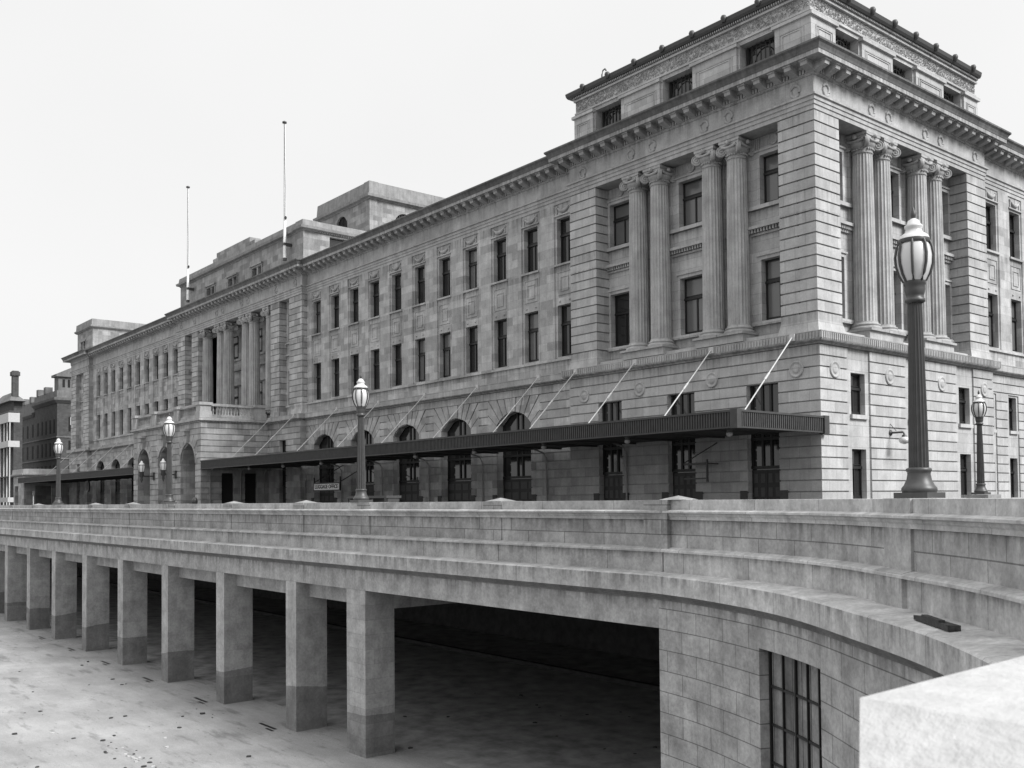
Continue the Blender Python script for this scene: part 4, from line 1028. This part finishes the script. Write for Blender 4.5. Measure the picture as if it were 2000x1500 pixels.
for z in (6.2, 11, 15.9): a_ = MB(); a_.box(BX, BX + .06, BY + 2.2, BY + 4.4, z, z + 3); a_.obj('window', 'dullglass', bb)
a_ = MB(); a_.box(BX + .06, BX + .1, BY + 2.5, BY + 4.1, 17.2, 18.8); a_.obj('blind', 'lwood', bb)
a_ = MB(); a_.box(BX - 3, BX, BY + .2, BY + 5.2, 24.1, 27.0); a_.box(BX - 3.4, BX + .5, BY - .3, BY + 5.7, 27.0, 27.4)
a_.add([(BX - 3.4, BY - .4, 27.4), (BX + .5, BY - .4, 27.4), (BX + .5, BY + 5.8, 27.4), (BX - 3.4, BY + 5.8, 27.4), (BX - 3.4, BY + 2.7, 29), (BX + .5, BY + 2.7, 29)], [(0, 1, 5, 4), (2, 3, 4, 5), (1, 2, 5), (3, 0, 4), (3, 2, 1, 0)])
tu = a_.obj('turret', 'render', bb)
a_ = MB()
for k in range(4): a_.box(BX, BX + .06, BY + 1.0 + k * 1.0, BY + 1.45 + k * 1.0, 24.9, 26.5)
a_.obj('slot', 'dark', tu)
# verandah building
vb = thing('verandah_building', 'dark building with stacked white timber verandahs and a tall chimney', 'building')
VX, VY = -179.3, .4
a_ = MB(); a_.box(VX - 22, VX - 5, VY + 2, VY + 3.6, 0, 21.4); a_.obj('wall', 'brick', vb)
a_ = MB(); a_.add([(VX - 23, VY + 1, 21.4), (VX - 3.6, VY + 1, 21.4), (VX - 3.6, VY + 4, 21.4), (VX - 23, VY + 4.4, 21.4), (VX - 18, VY + 2.7, 23.6), (VX - 9, VY + 2.7, 23.6)], [(0, 1, 5, 4), (1, 2, 5), (2, 3, 4, 5), (3, 0, 4), (3, 2, 1, 0)]); a_.obj('roof', 'render', vb)
a_ = MB(); a_.box(VX - 7.2, VX - 6, VY + 2, VY + 3.1, 21.4, 27.6); a_.box(VX - 7.45, VX - 5.75, VY + 1.8, VY + 3.3, 26.6, 27.4); a_.obj('chimney', 'brick', vb)
for z0, z1 in ((16.9, 18.7), (12.1, 13.3), (1.5, 2.4)): a_ = MB(); a_.box(VX - 22, VX, VY, VY + .2, z0, z1); a_.box(VX - .2, VX, VY + .2, VY + 2, z0, z1); a_.obj('verandah_rail', 'lwood', vb)
for x in (.15, 2.4, 5, 8): a_ = MB(); a_.box(VX - x - .07, VX - x + .07, VY + .21, VY + .4, 0, 18); a_.obj('post', 'lwood', vb)
a_ = MB(); a_.box(VX - 22, VX - .3, VY + .2, VY + 2, 18.9, 19.1); a_.box(VX - 22, VX - .3, VY + .2, VY + 2, 12.3, 12.5); a_.box(VX - 22, VX - .3, VY + .2, VY + 2, 6.3, 6.5); a_.obj('verandah_floor', 'soffit', vb)
# white fence and bare tree
fe = thing('white_fence', 'low white two rail fence at the far left behind the parapet', 'fence')
a_ = MB(); a_.box(-150, -137.9, -12.1, -12.0, 1.9, 2.15); a_.box(-150, -137.9, -12.1, -12.0, .9, 1.05); a_.obj('rail', 'lwood', fe)
for k in range(9): a_ = MB(); a_.box(-138 - k * 1.4 - .1, -138 - k * 1.4 + .1, -12.0, -11.85, 0, 2.1); a_.obj('post', 'lwood', fe)
tr = thing('bare_tree', 'small leafless street tree in front of the verandahs', 'tree', (-146, -11, 0))
a_ = MB(); a_.tube([(0, 0, 0), (.1, 0, 2.2), (.5, .1, 4.2)], [.2, .15, .11], 8); a_.obj('trunk', 'bark', tr)
a_ = MB(); rr = random.Random(5)
def branch(p, d, l, r, n):
    e = p + d * l; a_.tube([p, (p + e) / 2 + Vector((rr.uniform(-.1, .1), rr.uniform(-.1, .1), 0)) * l, e], [r, r * .8, r * .6], 5)
    if n:
        for _ in range(3): branch(e, (d + Vector((rr.uniform(-.8, .8), rr.uniform(-.8, .8), rr.uniform(-.1, .7)))).normalized(), l * .72, r * .6, n - 1)
for k in range(4): branch(Vector((.3 + .1 * k, .05, 3.2 + .3 * k)), Vector((math.cos(k * 1.7) * .8, math.sin(k * 1.7) * .8, .9)).normalized(), 1.6, .07, 4)
a_.obj('crown', 'bark', tr)
# post with a small sign in front of the far canopy
sp_ = thing('signpost', 'thin pale signpost with a small board near the smallest lamp', 'signpost', (-98, -14, 0))
a_ = MB(); a_.tube([(0, 0, 0), (0, 0, 2.4)], .06); a_.obj('post', 'lwood', sp_)
a_ = MB(); a_.box(-.35, .35, -.04, .04, 2.1, 2.6); a_.obj('board', 'soffit', sp_)
# iron bollard by the porch corner
bo_ = MB(); bo_.lathe([(.22, 0), (.2, .9), (.26, 1.0), (.26, 1.3), (.16, 1.5), (.02, 1.55)], n=14); o = bo_.obj('bollard', 'iron'); o.location = (-62.9, -8.1, 0.0); tag(o, 'rounded black iron bollard at the right foot of the porch', 'bollard')

# ================================================================ GROUND
gd = MB(); gd.add([(-700, -700, -7.68), (700, -700, -7.68), (700, 700, -7.68), (-700, 700, -7.68)], [(0, 1, 2, 3)]); tag(gd.obj('ground', 'yard'), kind='structure')
inner = []
for i, p in enumerate(path):
    a = Vector(path[max(i - 1, 0)]); b_ = Vector(path[min(i + 1, len(path) - 1)]); d = (b_ - a).normalized(); n_ = Vector((-d.y, d.x)); q = Vector(p) + n_ * 1.0; inner.append((q.x, q.y))
inner[0] = (-400, -25.3)
poly = inner + [(28.2, -41), (28.2, -80), (250, -80), (250, 300), (-400, 300)]
pz = MB(); n = len(poly)
pz.prism(poly, -1.15, 0); tag(pz.obj('plaza', 'plaza'), kind='structure')
uf = MB(); uf.add([(-160, -24.6, -7.676), (13, -24.6, -7.676), (13, -4.2, -7.676), (-160, -4.2, -7.676)], [(0, 1, 2, 3)]); tag(uf.obj('undercroft_shade_floor', 'floor'), kind='structure')  # added sheet over the yard, carries the undercroft's shade
dr = MB()
for X in [-6.0, -12.78, -19.55, -26.32, -32.95, -39.75]: dr.box(X - 1.9, X - .5, -26.75, -26.63, -7.679, -7.672); dr.box(X - .9, X - .3, -26.95, -26.85, -7.679, -7.672)
tag(dr.obj('drain_channel', 'frame'), kind='structure')
# litter on the yard
lt = MB(); rr = random.Random(11)
def chip(x, y, s):
    a = rr.uniform(0, 6.28); p = [(x + s * rr.uniform(.6, 1.2) * math.cos(a + k * 1.257), y + s * rr.uniform(.6, 1.2) * math.sin(a + k * 1.257)) for k in range(5)]
    lt.prism(p, -7.68, -7.68 + s * rr.uniform(.2, .6))
for _ in range(90): chip(rr.uniform(-30, 8), rr.uniform(-35.5, -27.2), .015 + .09 * rr.random() ** 3)
for _ in range(26): chip(rr.gauss(-6, 3), rr.gauss(-32.3, .35), rr.uniform(.03, .1))
for _ in range(25): chip(rr.uniform(-8, 10), rr.uniform(-26, -14), rr.uniform(.04, .12))
tag(lt.obj('litter', 'plank'), 'small dark scraps and stones scattered over the yard', 'litter', kind='stuff')
lp_ = MB(); lt = lp_
for _ in range(16): chip(rr.gauss(-5.2, .9), rr.gauss(-32.2, .1), rr.uniform(.03, .075))
for _ in range(8): chip(rr.uniform(-12, 4), rr.uniform(-34, -30), rr.uniform(.05, .1))
tag(lp_.obj('paper_scraps', 'paper'), 'pale paper scraps lying in a line on the yard', 'litter', kind='stuff')

# ================================================================ LIGHT AND CAMERA
SUN_EL, SUN_AZ = math.radians(40), math.radians(16)   # azimuth measured from +X towards +Y
w = bpy.data.worlds.new('World'); scn.world = w; w.use_nodes = True
t = w.node_tree; bg = t.nodes['Background']
sk = N(t, 'ShaderNodeTexSky', sky_type='NISHITA'); sk.sun_disc = False; sk.sun_elevation = SUN_EL; sk.sun_rotation = PI / 2 - SUN_AZ
sk.dust_density = 6; sk.air_density = 2
bwn = N(t, 'ShaderNodeRGBToBW'); L(t, sk.outputs[0], bwn.inputs[0])
cl_ = math_(t, 'MINIMUM', bwn.outputs[0], 12.0)
gm = math_(t, 'ADD', math_(t, 'MULTIPLY', cl_, .12), 7.7)      # overcast veil over the clear sky
tcn = N(t, 'ShaderNodeTexCoord'); sx_ = N(t, 'ShaderNodeSeparateXYZ'); L(t, tcn.outputs['Generated'], sx_.inputs[0])
rise_ = N(t, 'ShaderNodeMapRange', interpolation_type='SMOOTHSTEP'); L(t, sx_.outputs[2], rise_.inputs[0])
for i, v in enumerate((.45, .95, 1.0, 1.9)): rise_.inputs[i + 1].default_value = v     # overcast sky, brighter overhead
gm = math_(t, 'MULTIPLY', gm, rise_.outputs[0])
gm = math_(t, 'MULTIPLY', gm, ramp(t, noise(t, tcn.outputs['Generated'], 2.2, 3, .5), .3, .7, .965, 1.03))
cc = N(t, 'ShaderNodeCombineColor')
for i in range(3): L(t, gm, cc.inputs[i])
L(t, cc.outputs[0], bg.inputs[0]); bg.inputs[1].default_value = .114
sd = bpy.data.lights.new('sun', 'SUN'); sd.energy = 4.9; sd.angle = math.radians(22); sd.color = (1, 1, 1)
so = bpy.data.objects.new('sun', sd); C.objects.link(so)
dirv = Vector((math.cos(SUN_EL) * math.cos(SUN_AZ), math.cos(SUN_EL) * math.sin(SUN_AZ), math.sin(SUN_EL)))
so.rotation_euler = dirv.to_track_quat('Z', 'Y').to_euler()

yaw, pitch, roll, FPX, CXP, CYP = .69180121, .03135819, .00944593, 1919.55, 1024.418, 916.085
fwd = Vector((-math.cos(yaw) * math.cos(pitch), math.sin(yaw) * math.cos(pitch), math.sin(pitch)))
right = fwd.cross(Vector((0, 0, 1))).normalized(); down = fwd.cross(right)
r_ = right * math.cos(roll) + down * math.sin(roll); d_ = -right * math.sin(roll) + down * math.cos(roll)
cam = bpy.data.cameras.new('camera'); co_ = bpy.data.objects.new('camera', cam); C.objects.link(co_)
mt = Matrix((( r_.x, -d_.x, -fwd.x, 28.7846), (r_.y, -d_.y, -fwd.y, -43.4504), (r_.z, -d_.z, -fwd.z, 1.0), (0, 0, 0, 1)))
co_.matrix_world = mt
cam.sensor_width = 36; cam.lens = FPX / 2000 * 36; cam.shift_x = (1000 - CXP) / 2000; cam.shift_y = (CYP - 750) / 2000
cam.clip_end = 3000; cam.clip_start = .1
cam.dof.use_dof = True; cam.dof.focus_distance = 45; cam.dof.aperture_fstop = 5.0
scn.camera = co_
scn.view_settings.view_transform = 'Standard'; scn.view_settings.look = 'None'; scn.view_settings.exposure = 0; scn.view_settings.gamma = 1
scn.cycles.max_bounces = 6
